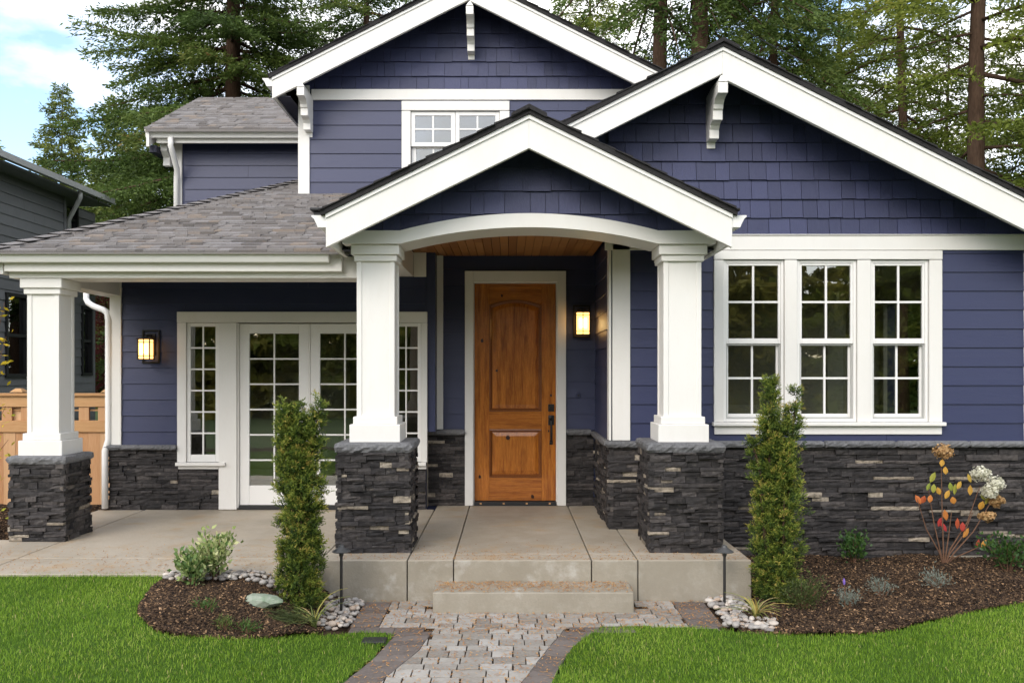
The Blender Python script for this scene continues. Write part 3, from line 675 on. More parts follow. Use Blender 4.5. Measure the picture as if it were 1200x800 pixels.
# --- columns on stone pedestals
def column(cx, cy, half, ped_h, cap_t, shaft, zt, plh, names):
    """cx,cy centre; half = pedestal half width; shaft half width; zt = underside of beam"""
    z0 = PZ; z1 = z0+ped_h; z2 = z1+cap_t
    c = MB(); s = shaft; zb = z2+plh[0]+plh[1]
    c.box(cx-s+.008, cx+s-.008, cy-s+.008, cy+s-.008, z2, zt)
    w_ = .042
    for sx in (-1, 1):
        for sy in (-1, 1):
            xa, xb = sorted((cx+sx*s, cx+sx*(s-w_))); ya, yb = sorted((cy+sy*s, cy+sy*(s-w_)))
            c.box(xa, xb, ya, yb, zb-.005, zt-.005)
    col = c.build('column', M['white'], house, bevel=.004)
    b = MB(); p1 = s+.052; p2 = s+.026
    b.box(cx-p1, cx+p1, cy-p1, cy+p1, z2-.004, z2+plh[0]); b.box(cx-p2, cx+p2, cy-p2, cy+p2, z2+plh[0]+.0005, zb); b.build('plinth', M['white'], col, bevel=.006)
    k = MB(); q1, q2 = s+.042, s+.02
    k.box(cx-q1, cx+q1, cy-q1, cy+q1, zt-.085, zt-.0015); k.box(cx-q2, cx+q2, cy-q2, cy+q2, zt-.138, zt-.0855); k.build('capital', M['white'], col, bevel=.006)
    st = MB(); h = half-.012
    st.box(cx-h, cx+h, cy-h, cy+h, z0, z1, .3)
    for O, U, N in (((cx, cy-h, 0), (1, 0, 0), (0, -1, 0)), ((cx, cy+h, 0), (1, 0, 0), (0, 1, 0)), ((cx-h, cy, 0), (0, 1, 0), (-1, 0, 0)), ((cx+h, cy, 0), (0, 1, 0), (1, 0, 0))):
        ledge(st, Fr(O, U, N), -h, h, z0, z1, .03, .03, depth=.03, lo=.08, hi=.25)
    st.build('stone_pedestal', M['stone'], col)
    m = MB(); rockcap(m, cx-half-.028, cx+half+.028, cy-half-.028, cy+half+.028, z1, z2, .007); m.build('pedestal_cap', M['cap'], col)
column(-1.116, 7.63, .292, .822, .078, .158, zf0, (.145, .063), '')
column(1.443, 7.63, .292, .822, .078, .158, zf0, (.145, .063), '')
column(-4.13, 8.075, .235, .675, .07, .142, Z(326, 7.9), (.13, .062), '')

# --- front door
ck = MB(); dW0, dW1 = X(545, YD), X(663, YD); top = Z(318, YD)
fD.box(ck, dW0, dx0-.012, .001, .05, PZ+.005, top); fD.box(ck, dx1+.012, dW1, .001, .05, PZ+.005, top); fD.box(ck, dx0-.0115, dx1+.0115, .001, .05, dz1+.012, top)
case = ck.build('door_frame', M['white'], house, bevel=.004)
jb = MB(); fD.box(jb, dx0-.02, dx0-.002, -.1, .0, PZ, dz1+.02); fD.box(jb, dx1+.002, dx1+.02, -.1, 0, PZ, dz1+.02); fD.box(jb, dx0-.0018, dx1+.0018, -.1, 0, dz1+.002, dz1+.02); jb.build('door_jamb', M['white'], case)
th = MB(); fD.box(th, dx0-.002, dx1+.002, -.1, .03, PZ+.001, PZ+.045); tho = th.build('threshold', M['black_plastic'], case)
for k in range(4):
    q = MB(); uu = dx0+.07+k*(dx1-dx0-.14)/3; fD.box(q, uu-.011, uu+.011, .030, .034, PZ+.018, PZ+.036); q.build('screw_cover', M['cedar'], tho)
dn = -.035
d = MB(); fD.box(d, dx0, dx1, dn-.045, dn-.02, PZ+.05, dz1)     # panel back
sw = .165; ux0, ux1 = X(573.2, YD), X(634.8, YD)
zA0, zA1, zA2 = Z(482, YD), Z(357, YD), Z(351, YD); zB0, zB1 = Z(559.5, YD), Z(503, YD)
fD.box(d, dx0, ux0, dn-.02, dn, PZ+.05, dz1); fD.box(d, ux1, dx1, dn-.02, dn, PZ+.05, dz1)
door = d.build('front_door', M['door'], house, bevel=.003)
g0 = .0006
def aarc(u0, u1, z1, z2, n=14): return [(u0+(u1-u0)*i/n, z1+(z2-z1)*(1-(2*i/n-1)**2)) for i in range(n+1)]
for q0, q1 in ((PZ+.05, zB0), (zB1, zA0)):
    rl_ = MB(); fD.box(rl_, ux0+g0, ux1-g0, dn-.02, dn-.0006, q0, q1); rl_.build('rail', M['door_h'], door, bevel=.002)
rl_ = MB(); fD.ext(rl_, [(ux1-g0, dz1)]+[(ux0+g0, dz1)]+aarc(ux0+g0, ux1-g0, zA1, zA2), dn-.02, dn-.0006); rl_.build('rail', M['door_h'], door, bevel=.002)
def panel(u0, u1, z0, z1, z2):
    out_ = [(u0, z0)]+([(a, b) for a, b in aarc(u0, u1, z1, z2)])+[(u1, z0)]
    def inset(k):
        return [(u0+k, z0+k)]+[(a, b-k) for a, b in aarc(u0+k, u1-k, z1, z2)]+[(u1-k, z0+k)]
    pm = MB(); rings = [(inset(.0), dn+.006), (inset(.012), dn+.008), (inset(.026), dn-.004), (inset(.034), dn-.015)]
    vs = []; n = len(out_)
    for rg, nn in rings: vs += [fD(a, nn, b) for a, b in rg]
    pm.add(vs, [(k*n+i, k*n+(i+1) % n, (k+1)*n+(i+1) % n, (k+1)*n+i) for k in range(3) for i in range(n)])
    pm.build('panel_moulding', M['moulding'], door)
    pf = MB(); rings = [(inset(.033), dn-.016), (inset(.075), dn-.004)]; vs = []
    for rg, nn in rings: vs += [fD(a, nn, b) for a, b in rg]
    pf.add(vs, [(i, (i+1) % n, n+(i+1) % n, n+i) for i in range(n)]+[tuple(range(n, 2*n))]); pf.build('door_panel', M['door'], door)
panel(ux0, ux1, zA0, zA1, zA2); panel(ux0, ux1, zB0, zB1, zB1)
for px_, py_, r in ((565, 399, 5), (582, 434, 4), (646, 463, 4), (595, 513, 7), (562, 559, 5), (624, 582, 6), (588, 346, 4), (643, 505, 3)):
    c = fD(X(px_, YD), dn+.0012, Z(py_, YD)); 
    kn = MB(); kn.add([c+Vector((r*.0032*random.uniform(.7, 1.2)*math.cos(a), -random.uniform(0, .0005), r*.0042*random.uniform(.7, 1.2)*math.sin(a))) for a in np.linspace(0, 2*math.pi, 9)[:-1]], [tuple(range(8))]); kn.build('wood_knot', M['knot'], door)
hx = X(646, YD)
h = MB(); fD.box(h, hx-.034, hx+.034, dn, dn+.012, Z(482, YD), Z(473.5, YD)); 
h.tube([fD(hx, dn+.012, Z(478, YD)), fD(hx, dn+.026, Z(478, YD))], .02, 14); h.build('deadbolt', M['metal_dark'], door, bevel=.003)
h = MB(); fD.box(h, hx-.032, hx+.032, dn, dn+.012, Z(498, YD), Z(486.5, YD))
h.tube([fD(hx, dn+.012, Z(492, YD)), fD(hx, dn+.05, Z(493.5, YD)), fD(hx, dn+.06, Z(499, YD)), fD(hx, dn+.062, Z(508, YD)), fD(hx, dn+.05, Z(517, YD)), fD(hx, dn+.004, Z(518.5, YD))], [.012, .012, .011, .013, .011, .010], 10)
h.tube([fD(hx-.012, dn+.012, Z(489, YD)), fD(hx-.014, dn+.045, Z(488, YD))], [.012, .016], 10)
fD.box(h, hx-.018, hx+.018, dn, dn+.006, Z(521, YD), Z(516, YD)); h.build('handle', M['metal_dark'], door)
# doorbell
q = MB(); q.tube([fD(X(677.5, YD), .012, Z(463, YD)), fD(X(677.5, YD), .026, Z(463, YD))], .032, 18); db = q.build('doorbell', M['siding'], house, bevel=.004)
q = MB(); q.tube([fD(X(677.5, YD), .0265, Z(463, YD)), fD(X(677.5, YD), .031, Z(463, YD))], .012, 12); q.build('button', M['black_plastic'], db)

# --- glazing helpers
def sash(fr, parent, u0, u1, z0, z1, n0, n1, st, cols, rows, mw, name='sash', mt='white_smooth', bot=None, glass='glass', divs=True):
    b = bot or st; m = MB()
    fr.box(m, u0, u0+st, n0, n1, z0, z1); fr.box(m, u1-st, u1, n0, n1, z0, z1); fr.box(m, u0+st+.0003, u1-st-.0003, n0, n1, z0, z0+b); fr.box(m, u0+st+.0003, u1-st-.0003, n0, n1, z1-st, z1)
    so_ = m.build(name, M[mt], parent, bevel=.004)
    ga, gb, gc, gd = u0+st, u1-st, z0+b, z1-st; nm = (n0+n1)/2
    p = MB(); fr.box(p, ga-.004, gb+.004, nm-.003, nm+.003, gc-.004, gd+.004); p.build('pane', M[glass], so_)
    k = MB()
    for i in range(1, cols): c = ga+(gb-ga)*i/cols; fr.box(k, c-mw/2, c+mw/2, nm+.004, nm+.014, gc, gd)
    for j in range(1, rows): c = gc+(gd-gc)*j/rows; fr.box(k, ga, gb, nm+.0045, nm+.0135, c-mw/2, c+mw/2)
    if cols > 1 or rows > 1: k.build('muntins', M['white_smooth'], so_, bevel=.002)
    return so_
# --- right wing window
wm = MB()
fR.box(wm, rx(836), rx(1102.3), .001, .042, rz(304.5), rz(294.3)); fR.box(wm, rx(836), rx(847), .001, .036, rz(494), rz(305)); fR.box(wm, rx(1087.3), rx(1102.3), .001, .036, rz(494), rz(305))
fR.box(wm, rx(918.4), rx(933), .001, .036, rz(494), rz(305)); fR.box(wm, rx(1003.2), rx(1018.6), .001, .036, rz(494), rz(305))
fR.box(wm, rx(836.5), rx(1102), .001, .032, rz(508.5), rz(498.8))
win = wm.build('window', M['white'], house, bevel=.004)
sm = MB(); fR.box(sm, rx(834), rx(1105), .002, .075, rz(498.5), rz(494.2)); sm.build('sill', M['white'], win, bevel=.006)
for a, b in UN:
    fm = MB(); a2, b2 = rx(a)+.002, rx(b)-.002; zl, zh = rz(494)+.002, rz(305)-.002; fw = .026
    fR.box(fm, a2, a2+fw, -.09, .012, zl, zh); fR.box(fm, b2-fw, b2, -.09, .012, zl, zh); fR.box(fm, a2+fw, b2-fw, -.09, .012, zh-fw, zh); fR.box(fm, a2+fw, b2-fw, -.09, .012, zl, zl+fw)
    fm.build('frame', M['white_smooth'], win, bevel=.003)
    zm = rz(399)
    sash(fR, win, a2+fw+.001, b2-fw-.001, zm-.03, zh-fw-.001, -.035, .004, .022, 2, 2, .02, name='upper_sash', bot=.05)
    sash(fR, win, a2+fw+.001, b2-fw-.001, zl+fw+.001, zm+.012, -.075, -.037, .03, 2, 2, .02, name='lower_sash', bot=.045)
    sc_ = MB(); s0, s1, t0, t1 = a2+fw+.002, b2-fw-.002, zl+fw+.002, zm-.033
    for bx in ((s0, s0+.012, t0, t1), (s1-.012, s1, t0, t1), (s0+.012, s1-.012, t0, t0+.014), (s0+.012, s1-.012, t1-.012, t1)): fR.box(sc_, bx[0], bx[1], -.03, -.012, bx[2], bx[3])
    sc_.build('screen_frame', M['gutter_grey'], win)
# --- upper window
wm = MB()
fU.box(wm, ux(471), ux(597), .001, .042, uz(130.5), uz(119.5)); fU.box(wm, ux(471), ux(481.5), .001, .036, 3.9, uz(131)); fU.box(wm, ux(585.5), ux(597), .001, .036, 3.9, uz(131))
win = wm.build('window', M['white'], house, bevel=.004)
for a, b in ((ux(481.7), ux(533.4)), (ux(533.8), ux(585.3))):
    zh = uz(131.2); fw = .02; zm = uz(170)
    sash(fU, win, a, b, zm-.02, zh, -.03, .008, .05, 2, 2, .02, name='upper_sash', glass='glass_dark'); sash(fU, win, a, b, 4.0, zm+.02, -.07, -.035, .06, 2, 2, .02, name='lower_sash', glass='glass_dark')
# --- french doors with sidelights
fm = MB()
fF.box(fm, fx(209), fx(501), .001, .045, fz(378), fz(365.5))
fF.box(fm, fx(209), fx(219.5), .001, .04, fz(541), fz(378.3)); fF.box(fm, fx(257.5), fx(278.5), .001, .04, PZ+.004, fz(378.3)); fF.box(fm, fx(446), fx(458), .001, .04, PZ+.004, fz(378.3)); fF.box(fm, fx(494), fx(501), .001, .04, fz(541), fz(378.3))
fF.box(fm, fx(210), fx(257), .001, .036, fz(549), fz(545.2))
fF.box(fm, fx(458.2), fx(500), .001, .036, fz(549), fz(545.2))
ff = fm.build('patio_door_frame', M['white'], house, bevel=.004)
for q0, q1 in ((208, 266), (458.5, 500)): sm = MB(); fF.box(sm, fx(q0), fx(q1), .041, .075, fz(545), fz(541)); sm.build('sill', M['white'], ff, bevel=.005)
sash(fF, ff, fx(219.8), fx(257.3), fz(541), fz(378.5), -.02, .02, .038, 2, 6, .017, name='sidelight', bot=.08)
sash(fF, ff, fx(458.2), fx(493.8), fz(541), fz(378.5), -.02, .02, .038, 2, 6, .017, name='sidelight', bot=.08)
fm = MB(); fF.box(fm, fx(278.8), fx(280.2), -.08, .02, PZ+.02, fz(379)); fF.box(fm, fx(444.3), fx(445.8), -.08, .02, PZ+.02, fz(379)); fm.build('door_jamb', M['white'], ff)
dz0 = PZ+.045
for a, b in ((280.4, 361.2), (363.4, 444.1)):
    l_ = sash(fF, ff, fx(a), fx(b), dz0, fz(379.3), -.055, -.012, .104, 2, 6, .017, name='french_door', bot=.21)
am = MB(); fF.box(am, fx(361.3), fx(363.3), -.06, -.006, dz0, fz(379.5)); am.build('astragal', M['white'], ff)
tm = MB(); fF.box(tm, fx(280), fx(445), -.08, .02, PZ+.001, PZ+.04); tm.build('threshold', M['black_plastic'], ff)
# --- rooms behind the glass
rm = MB()
def room(x0, x1, y0, y1, z0, z1):
    rm.box(x0, x1, y1, y1+.05, z0, z1); rm.box(x0-.05, x0, y0, y1, z0, z1); rm.box(x1, x1+.05, y0, y1, z0, z1); rm.box(x0, x1, y0, y1, z0-.05, z0); rm.box(x0, x1, y0, y1, z1, z1+.05)
def room2(x0, x1, y0, y1, z0, z1, side, hole):
    rm.box(x0, x1, y1, y1+.05, z0, z1); rm.box(x0, x1, y0, y1, z0-.05, z0); rm.box(x0, x1, y0, y1, z1, z1+.05)
    for x, sd in ((x0, -1), (x1, 1)): wallpanel(rm, Fr((x, 0, 0), (0, 1, 0), (sd, 0, 0)), y0, y1, z0, z1, 0, .05, hole if sd == side else ())
room2(-4.1, -.95, YF+.13, 12.4, PZ, 2.75, -1, H_w); room2(1.2, 4.8, YR+.13, 11.6, PZ, 2.95, 1, H_e); room(-2.4, 1.5, YU+.13, 15, 3.1, 5.35)
rm.build('room_shell', M['room'], house)
rt = MB(); rt.box(3.62, 3.80, 10.2, 10.3, PZ, 2.9); rt.box(4.02, 4.15, 10.6, 10.7, PZ, 2.9); rt.box(1.25, 4.79, 11.53, 11.58, PZ, PZ+.14); rt.box(2.2, 3.3, 11.53, 11.58, 1.3, 1.42)
rt.box(-3.3, -2.2, 12.33, 12.38, 1.2, 2.3); rt.box(-4.0, -1.0, 12.33, 12.38, PZ, PZ+.14)
rt.build('interior_trim', M['room_trim'], house)

# --- wall lanterns
def lantern(name_label, fr, u, zc, out_=.16, wd=.15, hh=.235):
    L0 = thing('wall_lantern', name_label, 'wall lamp', fr(u, .02, zc), 'wall lanterns on the front of the house')
    f = MB(); pw, ph = .095, .21
    for bx in ((-pw, -pw+.018, -ph+.06, ph), (pw-.018, pw, -ph+.06, ph), (-pw+.018, pw-.018, ph-.018, ph), (-pw+.018, pw-.018, -ph+.06, -ph+.078)):
        fr.box(f, u+bx[0], u+bx[1], .016, .034, zc+bx[2], zc+bx[3])
    fr.box(f, u-.045, u+.045, .016, .028, zc-.06, zc+.17)
    f.build('backplate', M['metal_dark'], L0, bevel=.002)
    a = MB(); fr.box(a, u-.012, u+.012, .028, out_, zc+hh/2+.035, zc+hh/2+.05); fr.box(a, u-.012, u+.012, out_-.012, out_+.012, zc+hh/2+.01, zc+hh/2+.035); a.build('arm', M['metal_dark'], L0)
    s = wd/2; cg = MB()
    for su in (-1, 1):
        for sn in (-1, 1): fr.box(cg, u+su*s-.005, u+su*s+.005, out_+sn*s-.005, out_+sn*s+.005, zc-hh/2, zc+hh/2)
    for zz in (-hh/2+.03, hh/2-.03):
        for sg in (-1, 1):
            fr.box(cg, u-s+.006, u+s-.006, out_+sg*s-.003, out_+sg*s+.003, zc+zz-.003, zc+zz+.003); fr.box(cg, u+sg*s-.003, u+sg*s+.003, out_-s+.006, out_+s-.006, zc+zz-.003, zc+zz+.003)
    for sg in (-1, 1): fr.box(cg, u-.004, u+.004, out_+sg*s-.004, out_+sg*s+.004, zc-hh/2, zc+hh/2)
    fr.box(cg, u-s-.008, u+s+.008, out_-s-.008, out_+s+.008, zc+hh/2+.0005, zc+hh/2+.014); fr.box(cg, u-s-.008, u+s+.008, out_-s-.008, out_+s+.008, zc-hh/2-.01, zc-hh/2-.0005)
    cg.build('cage', M['metal_dark'], L0)
    g = MB(); fr.box(g, u-s+.008, u+s-.008, out_-s+.008, out_+s-.008, zc-hh/2+.002, zc+hh/2-.002); g.build('shade', M['lamp'], L0)
    bl = MB(); bl.tube([fr(u-.026, out_+s-.0075, zc-.05), fr(u-.026, out_+s-.0075, zc+.05)], [.014, .014], 8); bl.tube([fr(u+.026, out_+s-.0075, zc-.05), fr(u+.026, out_+s-.0075, zc+.05)], [.014, .014], 8)
    bl.build('bulb', M['lamp_hot'], L0)
    return L0
lantern('lit black box lantern on the recessed wall right of the wooden front door', fD, X(682.6, 9.77), Z(379, 9.77))
lantern('lit black box lantern on the navy wall left of the glazed double doors', fF, X(171, 9.49), Z(409, 9.49), wd=.125, hh=.205)
# ------------------------------------------------------------------ GROUND
ZP = .045                                          # top of the pavers
def sstep(t): t = np.clip(t, 0, 1); return t*t*(3-2*t)
def hgt(x, y):
    x = np.asarray(x, float); y = np.asarray(y, float)
    ty = np.clip((y-4.5)/2.0, -.5, 1); xh = -2.7+.85*ty; xl = -.95-.30*ty
    left = .30*sstep((xl-x)/(xl-xh))
    r = .03*sstep((y-6.6)/1.6)*(x > .9)+.02*sstep((x-.5)/1.5)
    return .04+left+r-.0+.0*x
def gp(px, py):
    y = 6.0
    for _ in range(40):
        z = float(hgt(X(px, y), y)); y = .5*y+.5*(CZ-z)*F/(py-CY)
    return (X(px, y), y)
def gh(x, y): return float(hgt(x, y))
# path edges as functions of y (inner paved field and outer dark border)
def interp(tab):
    ys = [a for a, b in tab]; xs_ = [b for a, b in tab]
    return lambda y: float(np.interp(y, ys, xs_))
PLI = interp([(2.2, -2.6), (3.5, -1.55), (4.4, -1.05), (5.19, -.757), (5.8, -.585), (6.33, -.52)]); PLO = interp([(2.2, -2.85), (3.5, -1.79), (4.4, -1.28), (5.19, -.975), (5.64, -.86), (6.13, -.79), (6.40, -.76)])
PRI = interp([(2.2, -1.45), (3.5, -.62), (4.4, -.2), (5.19, .064), (5.8, .235), (6.33, .40)]); PRO = interp([(2.2, -1.2), (3.5, -.38), (4.4, .02), (5.19, .242), (5.51, .31), (5.94, .43), (6.20, .57), (6.33, .66)])
P = lambda pts: [gp(a, b) for a, b in pts]
lawnL = P([(-260, 676), (60, 674), (150, 672.5), (202, 673), (185, 687), (165, 709), (163, 723), (180, 739), (207, 746), (267, 749), (320, 748), (367, 743), (430, 741), (462, 744)])+[(PLO(y), y) for y in np.linspace(6.1, 2.4, 16)]+[(-9, 2.4), (-9, 6.57)]
lawnR = [(PRO(y), y) for y in np.linspace(2.4, 6.33, 16)]+P([(700, 735), (760, 734.5), (820, 736), (889, 742.5), (941, 745), (1008, 744), (1046, 740), (1084, 731), (1131, 719), (1200, 707), (1280, 690)])+[(7.5, 6.6), (9, 6.6), (9, 2.4)]
bedL = P([(202, 674), (185, 687), (165, 709), (163, 723), (180, 739), (207, 746), (267, 749), (320, 748), (367, 743), (380, 738)])+[(-1.25, 6.7), (-1.30, 7.04), (-1.48, 7.04), (-1.52, 6.56), (-2.5, 6.56)]
bedR = P([(850, 742), (889, 743), (941, 745.5), (1008, 744.5), (1046, 740.5), (1084, 731.5), (1131, 719.5), (1200, 707.5), (1280, 690)])+[(7.5, 7.0), (7.5, 8.45), (1.93, 8.45), (1.93, 7.0)]
m = MB(); m.box(-250, 250, -250, 400, -.6, -.25); tag(m.build('ground', M['far_grass']), kind='structure')
# soil terrain
gx = np.arange(-9, 9.01, .12); gy = np.arange(1.6, 9.9, .12)
A, B = np.meshgrid(gx, gy); H_ = hgt(A, B)-.012
H_ = np.where((B > 6.62) & (A < -1.5), np.minimum(H_, .2), H_)
inpath = (B < 6.6) & (B > 2) & (A > np.vectorize(PLO)(B)-.02) & (A < np.vectorize(PRO)(B)+.02); H_ = np.where(inpath, np.minimum(H_, -.03), H_)
H_ = np.where((B > 6.2) & (B < 7.2) & (A > -1.15) & (A < 1.6), np.minimum(H_, -.03), H_); H_ = np.where((A > 1.3) & (B > 8.2), H_, H_)
V = np.stack([A.ravel(), B.ravel(), H_.ravel()], 1); nx, ny = len(gx), len(gy)
ii = (np.arange(ny-1)[:, None]*nx+np.arange(nx-1)[None]).ravel(); Fq = np.stack([ii, ii+1, ii+nx+1, ii+nx], 1)
tag(np_mesh('garden_soil', V, Fq, np.full(len(Fq), .5), M['soil'], smooth=True), kind='structure')
# outer yard, beyond the near terrain
m = MB()
m.add([(-60, -30, -.02), (60, -30, -.02), (60, 1.65, .02), (-60, 1.65, .02)], [(0, 1, 2, 3)]); m.add([(-60, 1.65, .02), (-8.9, 1.65, .02), (-8.9, 60, .1), (-60, 60, .1)], [(0, 1, 2, 3)]); m.add([(8.9, 1.65, .02), (60, 1.65, .02), (60, 60, .1), (8.9, 60, .1)], [(0, 1, 2, 3)])
m.add([(-8.9, 9.8, .15), (8.9, 9.8, .05), (8.9, 60, .1), (-8.9, 60, .1)], [(0, 1, 2, 3)]); m.add([(8.9, 9.0, .02), (5.0, 9.0, .02), (5.0, 9.85, .06), (8.9, 9.85, .06)], [(0, 1, 2, 3)])
tag(m.build('yard', M['far_grass']), kind='structure')
# turf sheets
def turf(poly, name):
    st = .05; xs_ = np.arange(-9, 9, st); ys_ = np.arange(2.3, 8.6, st)
    A, B = np.meshgrid(xs_, ys_); C = np.stack([A.ravel()+st/2, B.ravel()+st/2], 1); keep = pip(C, poly); idx = np.nonzero(keep)[0]
    x0, y0 = A.ravel()[idx], B.ravel()[idx]
    xx = np.stack([x0, x0+st, x0+st, x0], 1).ravel(); yy = np.stack([y0, y0, y0+st, y0+st], 1).ravel()
    V = np.stack([xx, yy, hgt(xx, yy)+.004], 1); Fq = np.arange(len(V)).reshape(-1, 4)
    tag(np_mesh(name, V, Fq, np.full(len(Fq), .5), M['turf']), kind='structure')
turf(lawnL, 'lawn'); turf(lawnR, 'lawn')
def scatter(poly, n, xr, yr, dens=None):
    Pn = RNG.uniform((xr[0], yr[0]), (xr[1], yr[1]), (int(n), 2)); Pn = Pn[pip(Pn, poly)]
    if dens is not None: Pn = Pn[RNG.random(len(Pn)) < dens(Pn[:, 0], Pn[:, 1])]
    return Pn
def blades(Pn, hmin, hmax, wd, zoff, lean=.5):
    n = len(Pn); h = RNG.uniform(hmin, hmax, n); a = RNG.uniform(0, 2*np.pi, n); l = RNG.uniform(.1, 1, n)*lean
    # patchy lay direction: mown grass leans in swirls
    sw = np.sin(Pn[:, 0]*3.1+1.3*np.sin(Pn[:, 1]*2.3))+np.cos(Pn[:, 1]*4.3+Pn[:, 0]*1.7); a = a*.75+sw*.9
    d = np.stack([np.cos(a), np.sin(a)], 1); s = np.stack([-d[:, 1], d[:, 0]], 1)
    z = hgt(Pn[:, 0], Pn[:, 1])+zoff; w = wd*RNG.uniform(.6, 1.3, n)
    def pt(off, up, ww): return np.concatenate([Pn+d*(off)[:, None]+s*(ww)[:, None], (z+up)[:, None]], 1)
    o0 = np.zeros(n); o1 = h*l*.35; o2 = h*l
    V = np.stack([pt(o0, o0, -w), pt(o0, o0, w), pt(o1, h*.55, -w*.8), pt(o1, h*.55, w*.8), pt(o2, h*(1-.35*l), -w*.12), pt(o2, h*(1-.35*l), w*.12)], 1).reshape(-1, 3)
    b = np.arange(n)[:, None]*6; Fq = np.concatenate([b+np.array([0, 1, 3, 2]), b+np.array([2, 3, 5, 4])], 1).reshape(-1, 4)
    patch = .5+.25*np.sin(Pn[:, 0]*2.2+Pn[:, 1]*1.1)+.25*np.sin(Pn[:, 0]*5.1-Pn[:, 1]*3.7)
    t = np.clip(RNG.normal(.46, .24, n)+.36*(patch-.5), 0, .97); dead = RNG.random(n) < .012; t[dead] = 1
    return V, Fq, np.repeat(t, 2)
def dens(x, y): return np.clip(1.15-np.abs(x)*.02-np.maximum(0, np.abs(x/np.maximum(y, .1))-.62)*3, .12, 1)*np.where(y < 4.2, .25, 1)
for poly, nm in ((lawnL, 'grass'), (lawnR, 'grass')):
    Pn = scatter(poly, 950000, (-9, 9), (2.4, 8.0), dens)
    V, Fq, T = blades(Pn, .015, .038, .0016, .0, .9); tag(np_mesh(nm, V, Fq, T, M['grass']), kind='stuff')
    print('blades', len(Pn))
# bark mulch
def chips(poly, n, xr, yr, name):
    Pn = scatter(poly, n, xr, yr); n = len(Pn)
    L_ = RNG.uniform(.008, .034, n); W = L_*RNG.uniform(.2, .5, n); Tk = RNG.uniform(.002, .006, n)
    a = RNG.uniform(0, np.pi, n); ti = RNG.normal(0, .4, n); ro = RNG.normal(0, .4, n)
    ux_ = np.stack([np.cos(a)*np.cos(ti), np.sin(a)*np.cos(ti), np.sin(ti)], 1); vx_ = np.stack([-np.sin(a), np.cos(a), np.sin(ro)], 1); nz_ = np.cross(ux_, vx_)
    lump = .012*np.sin(Pn[:, 0]*7+Pn[:, 1]*3)+.010*np.sin(Pn[:, 1]*11-Pn[:, 0]*4)
    c = np.concatenate([Pn, (hgt(Pn[:, 0], Pn[:, 1])+.012+lump+RNG.uniform(-.008, .012, n))[:, None]], 1)
    sg = [(-1, -1, -1), (1, -1, -1), (1, 1, -1), (-1, 1, -1), (-1, -1, 1), (1, -1, 1), (1, 1, 1), (-1, 1, 1)]
    V = np.stack([c+ux_*(p*L_)[:, None]*.5*(1 if q > 0 else .75)+vx_*(q*W)[:, None]*.5+nz_*(r*Tk)[:, None]*.5 for p, q, r in sg], 1).reshape(-1, 3)
    b = np.arange(n)[:, None]*8; Fq = np.concatenate([b+np.array(f) for f in ([4, 5, 6, 7], [0, 1, 5, 4], [1, 2, 6, 5], [2, 3, 7, 6], [3, 0, 4, 7])], 1).reshape(-1, 4)
    tag(np_mesh(name, V, Fq, np.repeat(np.clip(RNG.normal(.45, .26, n), 0, 1), 5), M['mulch']), kind='stuff')
chips(bedL, 170000, (-3, -1.1), (5.2, 7.1), 'bark_mulch'); chips(bedR, 190000, (1.6, 7), (5.9, 8.46), 'bark_mulch')
chips([(-7, 7.95), (-4.42, 7.95), (-4.42, 10), (-7, 10)], 26000, (-7, -4.4), (7.9, 10), 'bark_mulch')
# raise the third bed: soil level with the patio left of the pedestal
m = MB(); m.box(-9, -4.42, 7.93, 10.4, -.1, .33); tag(m.build('garden_bed', M['soil']), kind='structure')
for o in [o for o in bpy.data.objects if o.name.startswith('bark_mulch')][-1:]: o.location.z += .33-.34+.012
# ------------------------------------------------------------------ CONCRETE
def slab(m, x0, x1, y0, y1, z0, z1): m.box(x0, x1, y0, y1, z0, z1, random.random())
gj = .004
m = MB(); xsj = [-1.49, -.805, -.44, .647, 1.012, 1.905]
for i, (a, b) in enumerate(zip(xsj, xsj[1:])):
    yb = YD if a > -1 and b < 1.02 else 9.0
    if a < -1: yb = YF
    slab(m, a+gj*(i > 0), b-gj*(i < 4), 7.05, 7.30, -.2, PZ); slab(m, a+gj*(i > 0), b-gj*(i < 4), 7.304, yb, -.2, PZ)
so_ = m.build('porch_slab', M['concrete'], bevel=.008); tag(so_, kind='structure')
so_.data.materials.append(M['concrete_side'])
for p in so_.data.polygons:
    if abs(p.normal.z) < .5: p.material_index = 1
m = MB()
for a, b in ((-8.5, -3.92), (-3.92, -1.494)):
    slab(m, a+gj, b-gj, 6.58, 7.15-gj, -.1, PZ-.002); slab(m, a+gj, b-gj, 7.15+gj, 7.92 if a < -5 else YF+.0, -.1, PZ-.002)
slab(m, -4.42+gj, -3.92-gj, 7.93, 9.62, -.1, PZ-.002)
tag(m.build('patio', M['concrete'], bevel=.006), kind='structure')
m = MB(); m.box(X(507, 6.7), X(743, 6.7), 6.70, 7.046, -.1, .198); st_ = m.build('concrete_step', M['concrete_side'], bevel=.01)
tag(st_, 'low wide concrete step in front of the porch slab', 'step')
# foundation strip showing below the stone on the right
m = MB(); m.box(3.55, 4.9, YR-.035, YR-.002, .0, .115); m.build('foundation', M['concrete_side'], house, bevel=.006)
